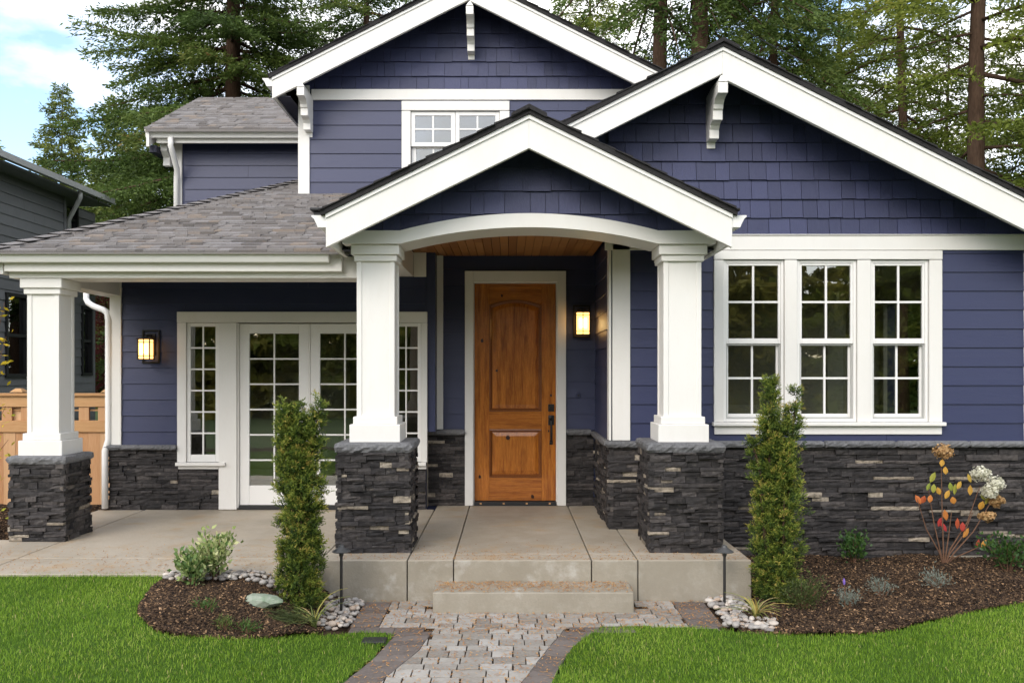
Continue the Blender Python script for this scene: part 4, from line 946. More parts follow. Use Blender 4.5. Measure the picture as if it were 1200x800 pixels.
# ------------------------------------------------------------------ PAVERS
m = MB(); mb = MB()
def path_clip(x, y):
    """half planes of the light field near (x,y)"""
    if y > 6.34: return [(-1, 0, .92), (1, 0, 1.27), (0, 1, 7.046), (0, -1, -6.335)]
    e = .05; hp = []
    a = (PLI(y+e)-PLI(y-e))/(2*e); b = (PRI(y+e)-PRI(y-e))/(2*e)
    hp.append((-1, a, -PLI(y)+a*y)); hp.append((1, -b, PRI(y)-b*y)); hp.append((0, 1, 6.333)) if y < 6.333 else None
    return hp
y0 = 2.4; row = 0
while y0 < 7.05:
    y1 = y0+random.choice([.105, .135, .135]); x0 = -3.3+random.uniform(0, .15)
    if y0 < 6.334 and y1 > 6.29: y1 = 6.334
    while x0 < 1.4:
        x1 = x0+random.choice([.105, .135, .135, .17, .205]); xm, ym = (x0+x1)/2, (y0+y1)/2
        g2 = .0045; jx = lambda: random.uniform(-.0022, .0022)
        quad = [(x0+g2+jx(), y0+g2+jx()), (x1-g2+jx(), y0+g2+jx()), (x1-g2+jx(), y1-g2+jx()), (x0+g2+jx(), y1-g2+jx())]
        p = clip(quad, path_clip(xm, ym)); x0 = x1
        if len(p) < 3: continue
        xa = [q[0] for q in p]; ya = [q[1] for q in p]
        if max(xa)-min(xa) < .02 or max(ya)-min(ya) < .02: continue
        if min(xa) < X(743, 6.7) and max(xa) > X(507, 6.7) and min(ya) > 6.72: continue
        m.ext(p, -.02, ZP+random.uniform(-.003, .003), lambda p_, q_, a_: (p_, q_, a_), random.random())
    y0 = y1
pth = m.build('paver_path', M['paver'], bevel=.007); tag(pth, kind='structure')
m = MB(); m.box(-1.14, 1.55, 6.3, 7.045, -.03, ZP-.012); 
yy = np.linspace(2.3, 6.32, 30)
for a, b in zip(yy, yy[1:]):
    m.add([(PLO(a), a, ZP-.012), (PRO(a), a, ZP-.012), (PRO(b), b, ZP-.012), (PLO(b), b, ZP-.012)], [(0, 1, 2, 3)])
tag(m.build('path_bedding', M['soil']), kind='structure')
def strip(pi, po, mb):
    """bricks laid across a curved border between two polylines given as functions of s"""
    L0 = len(pi)
    for a in range(L0-1):
        q = [pi[a], pi[a+1], po[a+1], po[a]]; cx_ = sum(p[0] for p in q)/4; cy_ = sum(p[1] for p in q)/4
        k = .985; q = [(cx_+(p[0]-cx_)*k, cy_+(p[1]-cy_)*k) for p in q]
        mb.ext(q, -.02, ZP+.001+random.uniform(-.0015, .0015), lambda p_, q_, a_: (p_, q_, a_), random.random())
ys_ = np.arange(2.35, 6.33, .105)
strip([(PLI(y)-.003, y) for y in ys_], [(PLO(min(y*1.0, 6.4)), y-.02) for y in ys_], mb); strip([(PRI(y)+.003, y) for y in ys_], [(PRO(y), y-.02) for y in ys_], mb)
ye = np.arange(6.36, 7.05, .11)
strip([(-.925, y) for y in ye], [(-1.13, y) for y in ye], mb); strip([(1.275, y) for y in ye], [(1.52, y) for y in ye], mb)
xe = np.arange(.42, 1.5, .105); strip([(x, 6.33) for x in xe], [(x+.0, 6.19 if x > .6 else 6.27) for x in xe], mb)
xe = np.arange(-1.12, -.5, .105); strip([(x, 6.33) for x in xe], [(x, 6.2) for x in xe], mb)
tag(mb.build('path_border', M['paver_dark'], bevel=.004), kind='structure')
# fallen needles
n = 2600
Pn = np.concatenate([np.stack([RNG.uniform(-1.12, 1.52, n), RNG.uniform(6.2, 7.05, n)], 1), np.stack([RNG.uniform(-1.0, .6, 1400), RNG.uniform(4.6, 6.3, 1400)], 1), np.stack([RNG.uniform(-.55, .9, 650), RNG.beta(2.2, 1.2, 650)*.33+6.705], 1),
    np.stack([RNG.uniform(-1.4, 1.9, 900), 7.06+RNG.beta(1, 3, 900)*.9], 1), np.stack([RNG.uniform(-6, -1.6, 1500), 6.6+RNG.beta(1, 2, 1500)*1.2], 1)])
zz = np.full(len(Pn), ZP+.006); onstep = (Pn[:, 1] > 6.7) & (Pn[:, 1] < 7.046) & (Pn[:, 0] > X(507, 6.7)) & (Pn[:, 0] < X(743, 6.7)); zz[onstep] = .203
zz[(Pn[:, 1] > 7.05)] = PZ+.004; zz[(Pn[:, 0] < -1.5) & (Pn[:, 1] > 6.58)] = PZ+.003
ok = ~((Pn[:, 1] < 6.3) & ((Pn[:, 0] < np.array([PLO(y) for y in Pn[:, 1]])) | (Pn[:, 0] > np.array([PRO(y) for y in Pn[:, 1]])))); Pn, zz = Pn[ok], zz[ok]; n = len(Pn)
a = RNG.uniform(0, np.pi, n); l = RNG.uniform(.005, .016, n); w_ = RNG.uniform(.0012, .003, n); d = np.stack([np.cos(a), np.sin(a)], 1); s = np.stack([-d[:, 1], d[:, 0]], 1)
V = np.stack([np.concatenate([Pn+d*(l*i)[:, None]+s*(w_*j)[:, None], (zz+.003*(i > 0))[:, None]], 1) for i, j in ((-1, -1), (1, -1), (1, 1), (-1, 1))], 1).reshape(-1, 3)
tag(np_mesh('fallen_needles', V, np.arange(4*n).reshape(-1, 4), RNG.random(n), M['needle']), kind='stuff')
# pebbles
def ico():
    bm = bmesh.new(); bmesh.ops.create_icosphere(bm, subdivisions=2, radius=1); v = np.array([x.co[:] for x in bm.verts]); f = np.array([[q.index for q in x.verts] for x in bm.faces]); bm.free(); return v, f
IV, IF = ico()
def pebbles(Pn, zf, name, r=(.018, .045)):
    Vs, Fs, Ts = [], [], []
    for k, (x, y) in enumerate(Pn):
        s = np.array([1, RNG.uniform(.6, .95), RNG.uniform(.4, .7)])*RNG.uniform(*r); a = RNG.uniform(0, 6.28)
        v = IV*(1+.10*np.sin(IV@RNG.uniform(-3, 3, (3, 1))+RNG.uniform(0, 6)))*s
        v = np.stack([v[:, 0]*np.cos(a)-v[:, 1]*np.sin(a), v[:, 0]*np.sin(a)+v[:, 1]*np.cos(a), v[:, 2]], 1)
        Vs.append(v+np.array([x, y, zf(x, y)])); Fs.append(IF+k*len(IV)); Ts.append(np.full(len(IF), RNG.random()))
    tag(np_mesh(name, np.concatenate(Vs), np.concatenate(Fs), np.concatenate(Ts), M['pebble'], smooth=True), kind='stuff')
def pfill(poly, n, xr, yr, dmin=.034):
    o = []
    for p in scatter(poly, n*6, xr, yr):
        if all((p[0]-q[0])**2+(p[1]-q[1])**2 > (dmin*RNG.uniform(.75, 1.15))**2 for q in o): o.append(p)
    return np.array(o)
pA = pfill([(-2.5, 6.57), (-1.62, 6.57), (-1.58, 6.36), (-2.35, 6.36), (-2.5, 6.42)], 900, (-2.6, -1.5), (6.3, 6.6)); pebbles(pA, lambda x, y: gh(x, y)+.03+RNG.uniform(.004, .028), 'river_pebbles', (.014, .032))
pB = pfill([(-1.38, 7.03), (-1.14, 7.03), (-1.14, 6.3), (-1.42, 6.25), (-1.36, 6.6), (-1.40, 6.8)], 1500, (-1.5, -1), (6.1, 7.05)); pebbles(pB, lambda x, y: gh(x, y)+RNG.uniform(.004, .034), 'river_pebbles', (.014, .034))
pC = pfill([(1.54, 7.03), (1.75, 7.03), (1.92, 6.5), (1.82, 6.16), (1.54, 6.3)], 1400, (1.4, 2), (6.1, 7.1)); pebbles(pC, lambda x, y: gh(x, y)+RNG.uniform(.004, .028), 'river_pebbles', (.016, .038))

# ------------------------------------------------------------------ PLANTS
def quads_from(c, d, s, l, w):
    """leaf quads: centre base c, direction d, side s, length l, width w -> diamond-ish quads"""
    l = l[:, None]; w = w[:, None]
    return np.stack([c, c+d*l*.45+s*w*.5, c+d*l, c+d*l*.45-s*w*.5], 1).reshape(-1, 3)
def unit(v): return v/np.maximum(np.linalg.norm(v, axis=1, keepdims=True), 1e-9)
def rand_dirs(n): return unit(RNG.normal(0, 1, (n, 3)))
def foliage(name, c, d, l, w, t, mt, parent=None, origin=(0, 0, 0)):
    s = unit(np.cross(d, rand_dirs(len(d)))); V = quads_from(c, d, s, l, w)
    return np_mesh(name, V, np.arange(len(V)).reshape(-1, 4), t, M[mt], parent, origin)
def yew(root, stems, seedn=0):
    """columnar yew: stems = [(dx,dy,z0,z1,rmax,lean)]; dense upward shoots ringed with needles"""
    C_, D_, L_, W_, T_ = [], [], [], [], []; tr = MB(); o = ORG[root.name]
    for (dx, dy, z0, z1, rm, lx) in stems:
        tr.tube([(o.x+dx*.3, o.y+dy*.3, o.z-.02), (o.x+dx, o.y+dy, o.z+z0+.1), (o.x+dx+lx, o.y+dy, o.z+z1*.95)], [.018, .012, .004], 6)
        nc_ = int((z1-z0)*rm*2300); per = 7; ns = nc_*per
        hh = np.repeat(RNG.uniform(0, 1, nc_), per); prof = np.clip(np.minimum(1, (1-hh)*2.4+.22)*np.minimum(1, hh*6+.75), 0, 1)
        az = np.repeat(RNG.uniform(0, 2*np.pi, nc_), per); clump = 1+.22*np.sin(hh*23+az*2+dx*40)+.20*np.sin(hh*57-az*4)
        rr = rm*prof*clump*np.repeat(np.sqrt(RNG.uniform(.12, 1, nc_)), per)*1.05
        p = np.stack([o.x+dx+lx*hh+rr*np.cos(az), o.y+dy+rr*np.sin(az), o.z+z0+(z1-z0)*hh], 1)+RNG.normal(0, .011, (ns, 3))
        outd = np.stack([np.cos(az), np.sin(az), np.full(ns, 1.0)], 1)+np.repeat(RNG.normal(0, .35, (nc_, 3)), per, 0)+RNG.normal(0, .5, (ns, 3)); outd = unit(outd)
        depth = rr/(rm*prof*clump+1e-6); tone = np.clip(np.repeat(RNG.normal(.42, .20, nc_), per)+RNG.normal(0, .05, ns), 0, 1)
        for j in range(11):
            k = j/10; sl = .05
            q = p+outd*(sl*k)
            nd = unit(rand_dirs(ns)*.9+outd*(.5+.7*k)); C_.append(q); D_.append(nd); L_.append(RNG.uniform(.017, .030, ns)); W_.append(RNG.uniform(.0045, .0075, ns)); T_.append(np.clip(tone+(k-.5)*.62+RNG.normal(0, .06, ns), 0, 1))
    tr.build('stem', M['bark'], root); 
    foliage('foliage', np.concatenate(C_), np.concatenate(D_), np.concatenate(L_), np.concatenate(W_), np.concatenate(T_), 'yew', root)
yx, yy_ = X(351, 6.42), 6.42; 
r = thing('yew_shrub', 'dense dark green columnar yew in the small bed left of the steps', 'shrub', (yx, yy_, gh(yx, yy_)), 'columnar yews flanking the steps')
yew(r, [(-.05, 0, .02, 1.44, .085, -.02), (.045, .02, .0, 1.38, .085, .03), (.01, -.05, .0, 1.15, .09, .02), (0, .05, 0, 1.2, .09, 0), (-.05, -.02, .8, 1.46, .05, -.06), (.06, 0, .85, 1.50, .042, .08), (.0, -.03, .8, 1.47, .05, .0)])
yx, yy_ = X(908, 7.0), 7.0
r = thing('yew_shrub', 'yellowish green columnar yew with ragged split tips in front of the triple window', 'shrub', (yx, yy_, gh(yx, yy_)), 'columnar yews flanking the steps')
yew(r, [(-.04, 0, 0, 1.40, .11, .02), (.04, -.06, 0, 1.22, .11, .02), (-.02, .05, 0, 1.15, .11, .03), (-.045, 0, .8, 1.72, .062, .01), (.11, 0, .8, 1.64, .05, .05), (.03, 0, .95, 1.48, .045, .04), (-.12, .0, .95, 1.28, .03, -.06)])
def bush(name, label, cat, px, py, Y, h, rad, n, leaf, mt, stems=7, group=None, trange=(.5, .22), shape=1., zb=None):
    x = X(px, Y); z = gh(x, Y) if zb is None else zb; r = thing(name, label, cat, (x, Y, z), group); o = ORG[r.name]
    tr = MB(); C_, D_ = [], []
    for k in range(stems):
        a = random.uniform(0, 6.28); q = random.uniform(.2, .9)*rad; hh = h*random.uniform(.6, .95)
        tr.tube([(o.x+.02*math.cos(a), o.y+.02*math.sin(a), o.z-.02), (o.x+q*.5*math.cos(a), o.y+q*.5*math.sin(a), o.z+hh*.55), (o.x+q*math.cos(a), o.y+q*math.sin(a), o.z+hh)], [.006, .004, .002], 5)
        m_ = n//stems; u = np.sqrt(RNG.uniform(.12, 1, m_)); base = np.array([o.x+q*math.cos(a), o.y+q*math.sin(a), o.z+hh])
        p0 = np.array([o.x, o.y, o.z]); c = p0+(base-p0)*u[:, None]**shape+RNG.normal(0, rad*.2, (m_, 3))*np.array([1, 1, .8]); c[:, 2] = np.maximum(c[:, 2], o.z+.01)
        C_.append(c); D_.append(unit(rand_dirs(m_)*.8+unit(c-p0)*.7+np.array([0, 0, .2])))
    tr.build('stem', M['stem'], r); c = np.concatenate(C_); d = np.concatenate(D_); m_ = len(c)
    foliage('foliage', c, d, RNG.uniform(.7, 1.2, m_)*leaf[0], RNG.uniform(.7, 1.2, m_)*leaf[1], np.clip(RNG.normal(trange[0], trange[1], m_), 0, 1), mt, r)
    return r
bush('variegated_shrub', 'taller cream and green variegated shrub at the patio edge', 'shrub', 253, 680, 6.42, .36, .17, 760, (.046, .024), 'varieg', 9, trange=(.72, .22))
bush('variegated_shrub', 'lower grey green shrub with white edged leaves left of its taller variegated neighbour', 'shrub', 226, 705, 6.28, .26, .17, 640, (.046, .026), 'varieg', 9, trange=(.5, .25))
bush('shrub', 'round olive green shrub spreading at the foot of the right hand yew', 'shrub', 940, 716, 6.72, .24, .20, 1900, (.026, .008), 'olive', 14)
bush('shrub', 'small glossy green shrub against the stone wall below the triple window', 'shrub', 1000, 655, 8.1, .30, .19, 520, (.042, .024), 'leaf', 10)
bush('shrub', 'glossy green shrub cut by the right edge of the photo beside the hydrangea', 'shrub', 1181, 655, 7.9, .30, .23, 700, (.04, .024), 'leaf', 12)
for px, py, lab in ((994, 714, 'grey green lavender nearest to the lawn with one violet flower'), (1033, 699, 'lone grey green lavender in the middle of the bark bed'), (1098, 690, 'wide grey green lavender right below the hydrangea')):
    x, y = gp(px, py); b = bush('lavender', lab, 'plant', px, py, y, .13, .11 if px < 1050 else .15, 420, (.032, .006), 'lav', 12, group='lavenders in the bark bed')
    if px == 994:
        m = MB(); o = ORG[b.name]; m.tube([(o.x-.02, o.y, o.z+.1), (o.x-.03, o.y, o.z+.2)], .003, 5); m.build('flower_stem', M['stem'], b)
        m = MB(); m.tube([(o.x-.03, o.y, o.z+.19), (o.x-.031, o.y, o.z+.21), (o.x-.032, o.y, o.z+.235)], [.006, .010, .004], 6); m.build('flower', mat('violet_petal', (.2, .12, .45), .7), b)
for px, py, Y, lab in ((240, 717, None, 'tiny green seedling in the bark in front of the variegated shrubs'), (288, 742, None, 'low bright green tuft at the lawn edge of the small bed'), (262, 737, None, 'tiny olive sprig in the bark near the lawn edge')):
    x, y = gp(px, py); bush('weed', lab, 'plant', px, py, y, .07, .09, 160, (.035, .006), 'leaf' if px != 262 else 'olive', 6, trange=(.8, .15))
def daylily(px, py, label, n, L_, mt='strap', bias=None):
    x, y = gp(px, py); z = gh(x, y); r = thing('daylily', label, 'plant', (x, y, z)); m = MB()
    for k in range(n):
        a = random.uniform(0, 6.28) if bias is None else random.choice(bias)+random.uniform(-.5, .5); l = L_*random.uniform(.6, 1.1); up = random.uniform(.5, 1.0); w_ = .007
        pts = []
        for i in range(7):
            t = i/6; pts.append((l*t*(.25+.6*t)*(1.2-up*.5), l*up*(t*1.15-.85*t*t*(1.15-up*.45))))
        d = Vector((math.cos(a), math.sin(a), 0)); s = Vector((-d.y, d.x, 0)); tt = random.random()
        vs = []
        for i, (h_, v_) in enumerate(pts):
            ww = w_*(1-(i/6)**2*.9); c = Vector((x, y, z+.01+v_))+d*h_+s*.012*math.sin(k); vs += [c-s*ww, c-Vector((0, 0, .003)), c+s*ww]
        m.add(vs, [(i*3+j, i*3+j+1, i*3+j+4, i*3+j+3) for i in range(6) for j in (0, 1)], tt)
    m.build('leaves', M[mt], r, recalc=False)
daylily(368, 738, 'yellowing strap leaved daylily in front of the left yew', 18, .46)
daylily(886, 727, 'pale green arching daylily beside the pebbles at the right hand yew', 30, .36)
x, y = gp(325, 727); r = thing('grass_tuft', 'flattened dull green grass tuft leaning off the left yew', 'plant', (x, y, gh(x, y)))
n = 700; c = np.array([x+.05, y, gh(x, y)+.02])+RNG.normal(0, 1, (n, 3))*np.array([.10, .05, .025]); c[:, 2] = np.maximum(c[:, 2], gh(x, y)+.005)
foliage('foliage', c, unit(RNG.normal(0, .35, (n, 3))+np.array([-.9, -.1, .1])), RNG.uniform(.05, .11, n), RNG.uniform(.003, .005, n), RNG.random(n)*.8, 'olive', r)
# hydrangea
hx_, hy_ = gp(1106, 662); hz_ = gh(hx_, hy_); hy = thing('hydrangea', 'leggy hydrangea with cream and dried tan flower heads and orange autumn leaves', 'shrub', (hx_, hy_, hz_))
def HP(px, py, dy=0): y = hy_+dy; return Vector((X(px, y), y, Z(py, y)))
tr = MB()
tips = [(1103, 545, .0), (1088, 573, .05), (1075, 585, -.06), (1148, 570, .05), (1160, 590, -.05), (1165, 625, .06), (1115, 600, -.03), (1140, 600, .02)]
for px, py, dy in tips:
    b = Vector((hx_, hy_, hz_)); e = HP(px, py, dy); mid = b.lerp(e, .55)+Vector(((e.x-b.x)*.10, 0, .0 if abs(px-1106) > 20 else 0)); k1 = b.lerp(e, .2)+Vector((0, dy*.3, 0))
    tr.tube([b-Vector((0, 0, .02)), k1, mid, e], [.008, .0065, .005, .003], 6)
tr.build('stem', M['stem'], hy)
def head(px, py, dy, rad, mt):
    c0 = HP(px, py, dy); n = 420; d = rand_dirs(n); lump = .82+.22*np.sin(d@RNG.uniform(-5, 5, (3, 1))+px)+RNG.uniform(-.22, .12, (n, 1)); c = np.array(c0)+d*np.array([1, 1, .8])*rad*lump
    s = unit(np.cross(d, rand_dirs(n))); d = unit(d+RNG.normal(0, .45, (n, 3))); s = unit(np.cross(d, rand_dirs(n))); u = np.cross(s, d); k = RNG.uniform(.008, .015, (n, 1))
    V = np.stack([c-s*k, c-u*k+d*.003, c+s*k, c+u*k+d*.003], 1).reshape(-1, 3); np_mesh('flower_head', V, np.arange(4*n).reshape(-1, 4), RNG.random(n), M[mt], hy)
head(1106, 529, 0, .085, 'dry'); head(1149, 555, .03, .085, 'petal'); head(1167, 566, -.02, .08, 'petal'); head(1160, 576, -.05, .075, 'petal'); head(1167, 586, .03, .075, 'dry'); head(1157, 605, -.04, .075, 'dry')
lv = [(1104, 542, .7), (1108, 551, .7), (1093, 559, .95), (1088, 570, 1), (1094, 572, .95), (1090, 584, .4), (1076, 585, .3), (1082, 585, .2), (1100, 575, .7), (1114, 570, 1), (1119, 573, .95), (1117, 586, .5), (1110, 579, .7), (1136, 560, .8), (1137, 574, .7), (1124, 568, .75), (1150, 592, .65), (1108, 603, .4), (1106, 617, 0), (1102, 611, .02), (1122, 613, .15), (1128, 617, .05), (1132, 624, .5), (1146, 636, .1), (1153, 637, .6), (1152, 581, .95), (1157, 586, .9)]
lm = MB()
for px, py, t in lv:
    c = HP(px, py, random.uniform(-.06, .06)); a = random.uniform(-.6, .6); ln, wd = random.uniform(.07, .11), random.uniform(.036, .054)
    dn_ = Vector((math.sin(a), random.uniform(-.3, .3), -math.cos(a))); sd_ = dn_.cross(Vector((random.uniform(-.3, .3), 1, 0))).normalized(); nn_ = dn_.cross(sd_)
    b = c-dn_*ln*.5; vs = [b]
    for k, wk in ((.3, .85), (.6, 1), (.85, .55)): vs += [b+dn_*ln*k-sd_*wd*wk*.5, b+dn_*ln*k+nn_*.006, b+dn_*ln*k+sd_*wd*wk*.5]
    vs.append(b+dn_*ln)
    lm.add(vs, [(0, 1, 2), (0, 2, 3), (1, 4, 5, 2), (2, 5, 6, 3), (4, 7, 8, 5), (5, 8, 9, 6), (7, 10, 8), (8, 10, 9)], t)
lm.build('leaves', M['autumn'], hy, recalc=False)
# yellow shrub at the left edge
r = thing('yellow_shrub', 'spindly shrub with bright yellow autumn leaves left of the stone pedestal', 'shrub', (-4.82, 8.25, .34)); o = ORG[r.name]; tr = MB(); lm = MB()
for k, (px, py) in enumerate(((8, 355), (14, 395), (4, 420), (14, 475), (10, 515), (-20, 380), (-30, 440), (-10, 560), (6, 600))):
    e = Vector((X(px, 8.2), 8.2+random.uniform(-.1, .1), Z(py, 8.2))); mid = o.lerp(e, .55)+Vector((-.12, 0, .12)); tr.tube([o, mid, e], [.009, .006, .002], 5)
    for i in range(16):
        c = mid.lerp(e, random.uniform(.55, 1.0))+Vector((random.gauss(0, .045), random.gauss(0, .045), random.gauss(0, .05))); d = Vector((random.gauss(0, 1), random.gauss(0, 1), random.gauss(-.1, .6))).normalized(); s = d.cross(Vector((random.gauss(0, 1), random.gauss(0, 1), random.gauss(0, 1)))).normalized(); l = random.uniform(.045, .08); w_ = l*.38
        lm.add([c, c+d*l*.5+s*w_*.5, c+d*l, c+d*l*.5-s*w_*.5], [(0, 1, 2, 3)], random.random()*.7 if py < 460 else .6+random.random()*.4)
tr.build('stem', M['stem'], r); lm.build('leaves', M['yellow'], r, recalc=False)
# mossy rock
x, y = gp(306, 707); m = MB(); v = IV*(1+.12*np.sin(IV@np.array([[3.], [2.], [4.]])))*np.array([.155, .11, .05]); m.add((v+np.array([x, y, gh(x, y)+.02])).tolist(), [tuple(f) for f in IF.tolist()])
tag(m.build('rock', M['rock'], origin=(x, y, gh(x, y))), 'flat pale green mossy rock lying in the bark left of the dark yew', 'rock')
# path lights
def pathlight(px, py, Y, label):
    x = X(px, Y); z = gh(x, Y); r = thing('path_light', label, 'garden light', (x, Y, z), 'black path lights beside the pavers'); t_ = Z(637.5, Y) if px < 600 else Z(638, Y)
    m = MB(); m.lathe((x, Y, 0), [(.011, z-.05), (.011, t_-.09), (.016, t_-.085), (.02, t_-.055)], 12); m.build('stake', M['path_metal'], r, smooth=True)
    m = MB(); m.lathe((x, Y, 0), [(.021, t_-.058), (.068, t_-.055), (.070, t_-.050), (.03, t_-.025), (.022, t_-.018), (.018, t_-.006), (.006, t_)], 20); m.build('hat', M['path_metal'], r)
pathlight(400, 717, 6.68, 'black path light among pebbles in front of the left stone pedestal'); pathlight(849, 712, 6.85, 'black path light among pebbles in front of the right stone pedestal')
m = MB(); x, y = gp(437, 752); m.box(x-.07, x+.09, y-.06, y+.05, gh(x, y)-.02, gh(x, y)+.022); tag(m.build('valve_cover', M['black_plastic'], bevel=.006, origin=(x, y, gh(x, y))), 'small dark flat cover in the grass beside the left path border', 'cover')

# ------------------------------------------------------------------ FENCE
YFn = 10.25; fz_ = lambda p: Z(p, YFn); fence = thing('cedar_fence', 'new cedar board fence with square openings between the houses', 'fence', (-6.5, YFn, .1))
ff_ = Fr((0, YFn, 0), (1, 0, 0), (0, -1, 0)); xa, xb = -10.2, -4.55
m = MB(); u = xa
while u < xb:
    wd = .138; ff_.box(m, u+.001, min(u+wd, xb)-.001, -.012, .008+random.uniform(-.002, .002), .12, fz_(503), random.random()); u += wd
m.build('board_panel', M['cedar'], fence)
for q in ((.03, fz_(506), fz_(492.5), .4), (.028, fz_(476.5), fz_(464), .7)): m = MB(); ff_.box(m, xa, xb, -q[0], q[0], q[1], q[2], q[3]); m.build('rail', M['cedar_h'], fence, bevel=.004)
m = MB(); ff_.box(m, xa-.03, xb+.03, -.06, .06, fz_(463.8), fz_(460.5), .2); m.build('fence_cap', M['cedar_h'], fence, bevel=.004)
m = MB(); u = xa
while u < xb:
    m = MB(); ff_.box(m, u, u+.115, -.015, .015, fz_(492.3), fz_(476.7), random.random()); m.build('lattice_slat', M['cedar'], fence); u += .115+.105
m = MB(); ff_.box(m, xa, xb, -.03, -.018, fz_(481.5), fz_(479.5), .3); m.build('lattice_bar', M['cedar_h'], fence)
for u in (X(19, YFn), X(19, YFn)-2.1, X(19, YFn)-4.2, xb-.05):
    m = MB(); ff_.box(m, u-.05, u+.05, -.10, -.032, .05, fz_(459), random.random()); p = m.build('post', M['cedar'], fence)
    m = MB(); m.hexa([ff_(u-.075, -.14, fz_(459.2)), ff_(u+.075, -.14, fz_(459.2)), ff_(u+.075, .01, fz_(459.2)), ff_(u-.075, .01, fz_(459.2)), ff_(u-.03, -.09, fz_(455)), ff_(u+.03, -.09, fz_(455)), ff_(u+.03, -.04, fz_(455)), ff_(u-.03, -.04, fz_(455))]); m.build('post_cap', M['cedar_h'], p)
# ------------------------------------------------------------------ NEIGHBOUR
XN, XR, XEv = -9.9, -10.35, -9.35
def ny(px, xx): return xx*F/(px-CX)
nb = thing('grey_house', 'dark grey neighbouring house behind the cedar fence', 'house', (-12, 18, 0))
y72 = ny(76, XN); yend = ny(109, XR); zE = CZ+.4305*9.35
fN = Fr((XN, 0, 0), (0, 1, 0), (1, 0, 0)); fN2 = Fr((XR, 0, 0), (0, 1, 0), (1, 0, 0))
wy = (ny(5, XN), ny(32, XN)); wz = (CZ-7/F*ny(18, XN), CZ+93/F*ny(5, XN))
w2 = (ny(94.5, XR), ny(108, XR)-.05); w2z = (CZ-5/F*w2[0], CZ+77/F*w2[0]); w3 = (ny(74, XR), ny(90, XR)); w3z = (CZ+163/F*w3[0], CZ+199/F*w3[0])
m = MB(); lap(m, fN, 8, y72, .1, zE-.1, .21, [(wy[0], wy[1], wz[0], wz[1])], th=.022); lap(m, fN2, y72, yend, .1, zE-.1, .21, [(w2[0], w2[1], w2z[0], w2z[1]), (w3[0], w3[1], w3z[0], w3z[1])], th=.022)
fB = Fr((0, 8, 0), (1, 0, 0), (0, -1, 0)); lap(m, fB, XN-9, XN, .1, zE-.1, .21, th=.022)
m.build('lap_siding', M['nsiding'], nb)
m = MB(); m.box(XN-.16, XN-.13, 8.0, y72, 0, zE-.1); m.box(XN-.129, XN-.01, y72-.1, y72-.005, 0, zE-.1); m.box(XR-.16, XR-.13, y72, yend, 0, zE-.1); m.box(XR-9, XR-.0, yend, yend+.12, 0, zE-.1); m.build('wall', M['nsiding'], nb)
m = MB(); fN.box(m, y72-.09, y72, .022, .04, .1, zE-.1); m.build('corner_board', M['nsiding'], nb)
m = MB(); ye_ = ny(130, XEv); m.extY([(XEv, zE), (XEv-6, zE+2.6), (XEv-12, zE), (XEv-12, zE-.2), (XEv-6, zE+2.4), (XEv, zE-.06)], 7.6, ye_); m.build('roof', M['nroof'], nb)
m = MB(); m.box(XR-.1, XEv-.02, 7.7, ye_, zE-.16, zE-.12); m.build('soffit', M['nsiding'], nb)
m = MB(); m.box(XEv-.01, XEv+.1, 7.6, ye_, zE-.11, zE+.01); m.build('gutter', M['gutter_grey'], nb)
for fr_, ww, wzz in ((fN, wy, wz), (fN2, w2, w2z), (fN2, w3, w3z)):
    m = MB(); a, b, c_, d_ = ww[0]+.0, ww[1], wzz[0], wzz[1]; k = .07
    fr_.box(m, a, a+k, -.1, .05, c_, d_); fr_.box(m, b-k, b, -.1, .05, c_, d_); fr_.box(m, a+k, b-k, -.1, .05, d_-k, d_); fr_.box(m, a+k, b-k, -.1, .05, c_, c_+k); fr_.box(m, a+k, b-k, -.08, .03, (c_+d_)/2-.03, (c_+d_)/2+.03)
    w_ = m.build('window', M['nframe'], nb); m = MB(); fr_.box(m, a+k, b-k, -.05, -.04, c_+k, d_-k); m.build('pane', M['glass_dark'], w_)
spout([(XEv-.0, ny(94, XEv), zE-.1), (XEv, ny(94, XEv), zE-.25), (XN+.06, y72+.06, zE-.65), (XN+.06, y72+.06, .1)], r=.05, mt='gutter_grey', parent=nb)
m = MB(); yv = ny(85, XN+.02)-1.0; m.tube([(XN+.02, yv, Z(428, yv)), (XN+.14, yv, Z(428, yv))], [.09, .11], 14); m.build('vent_hood', M['white_smooth'], nb)

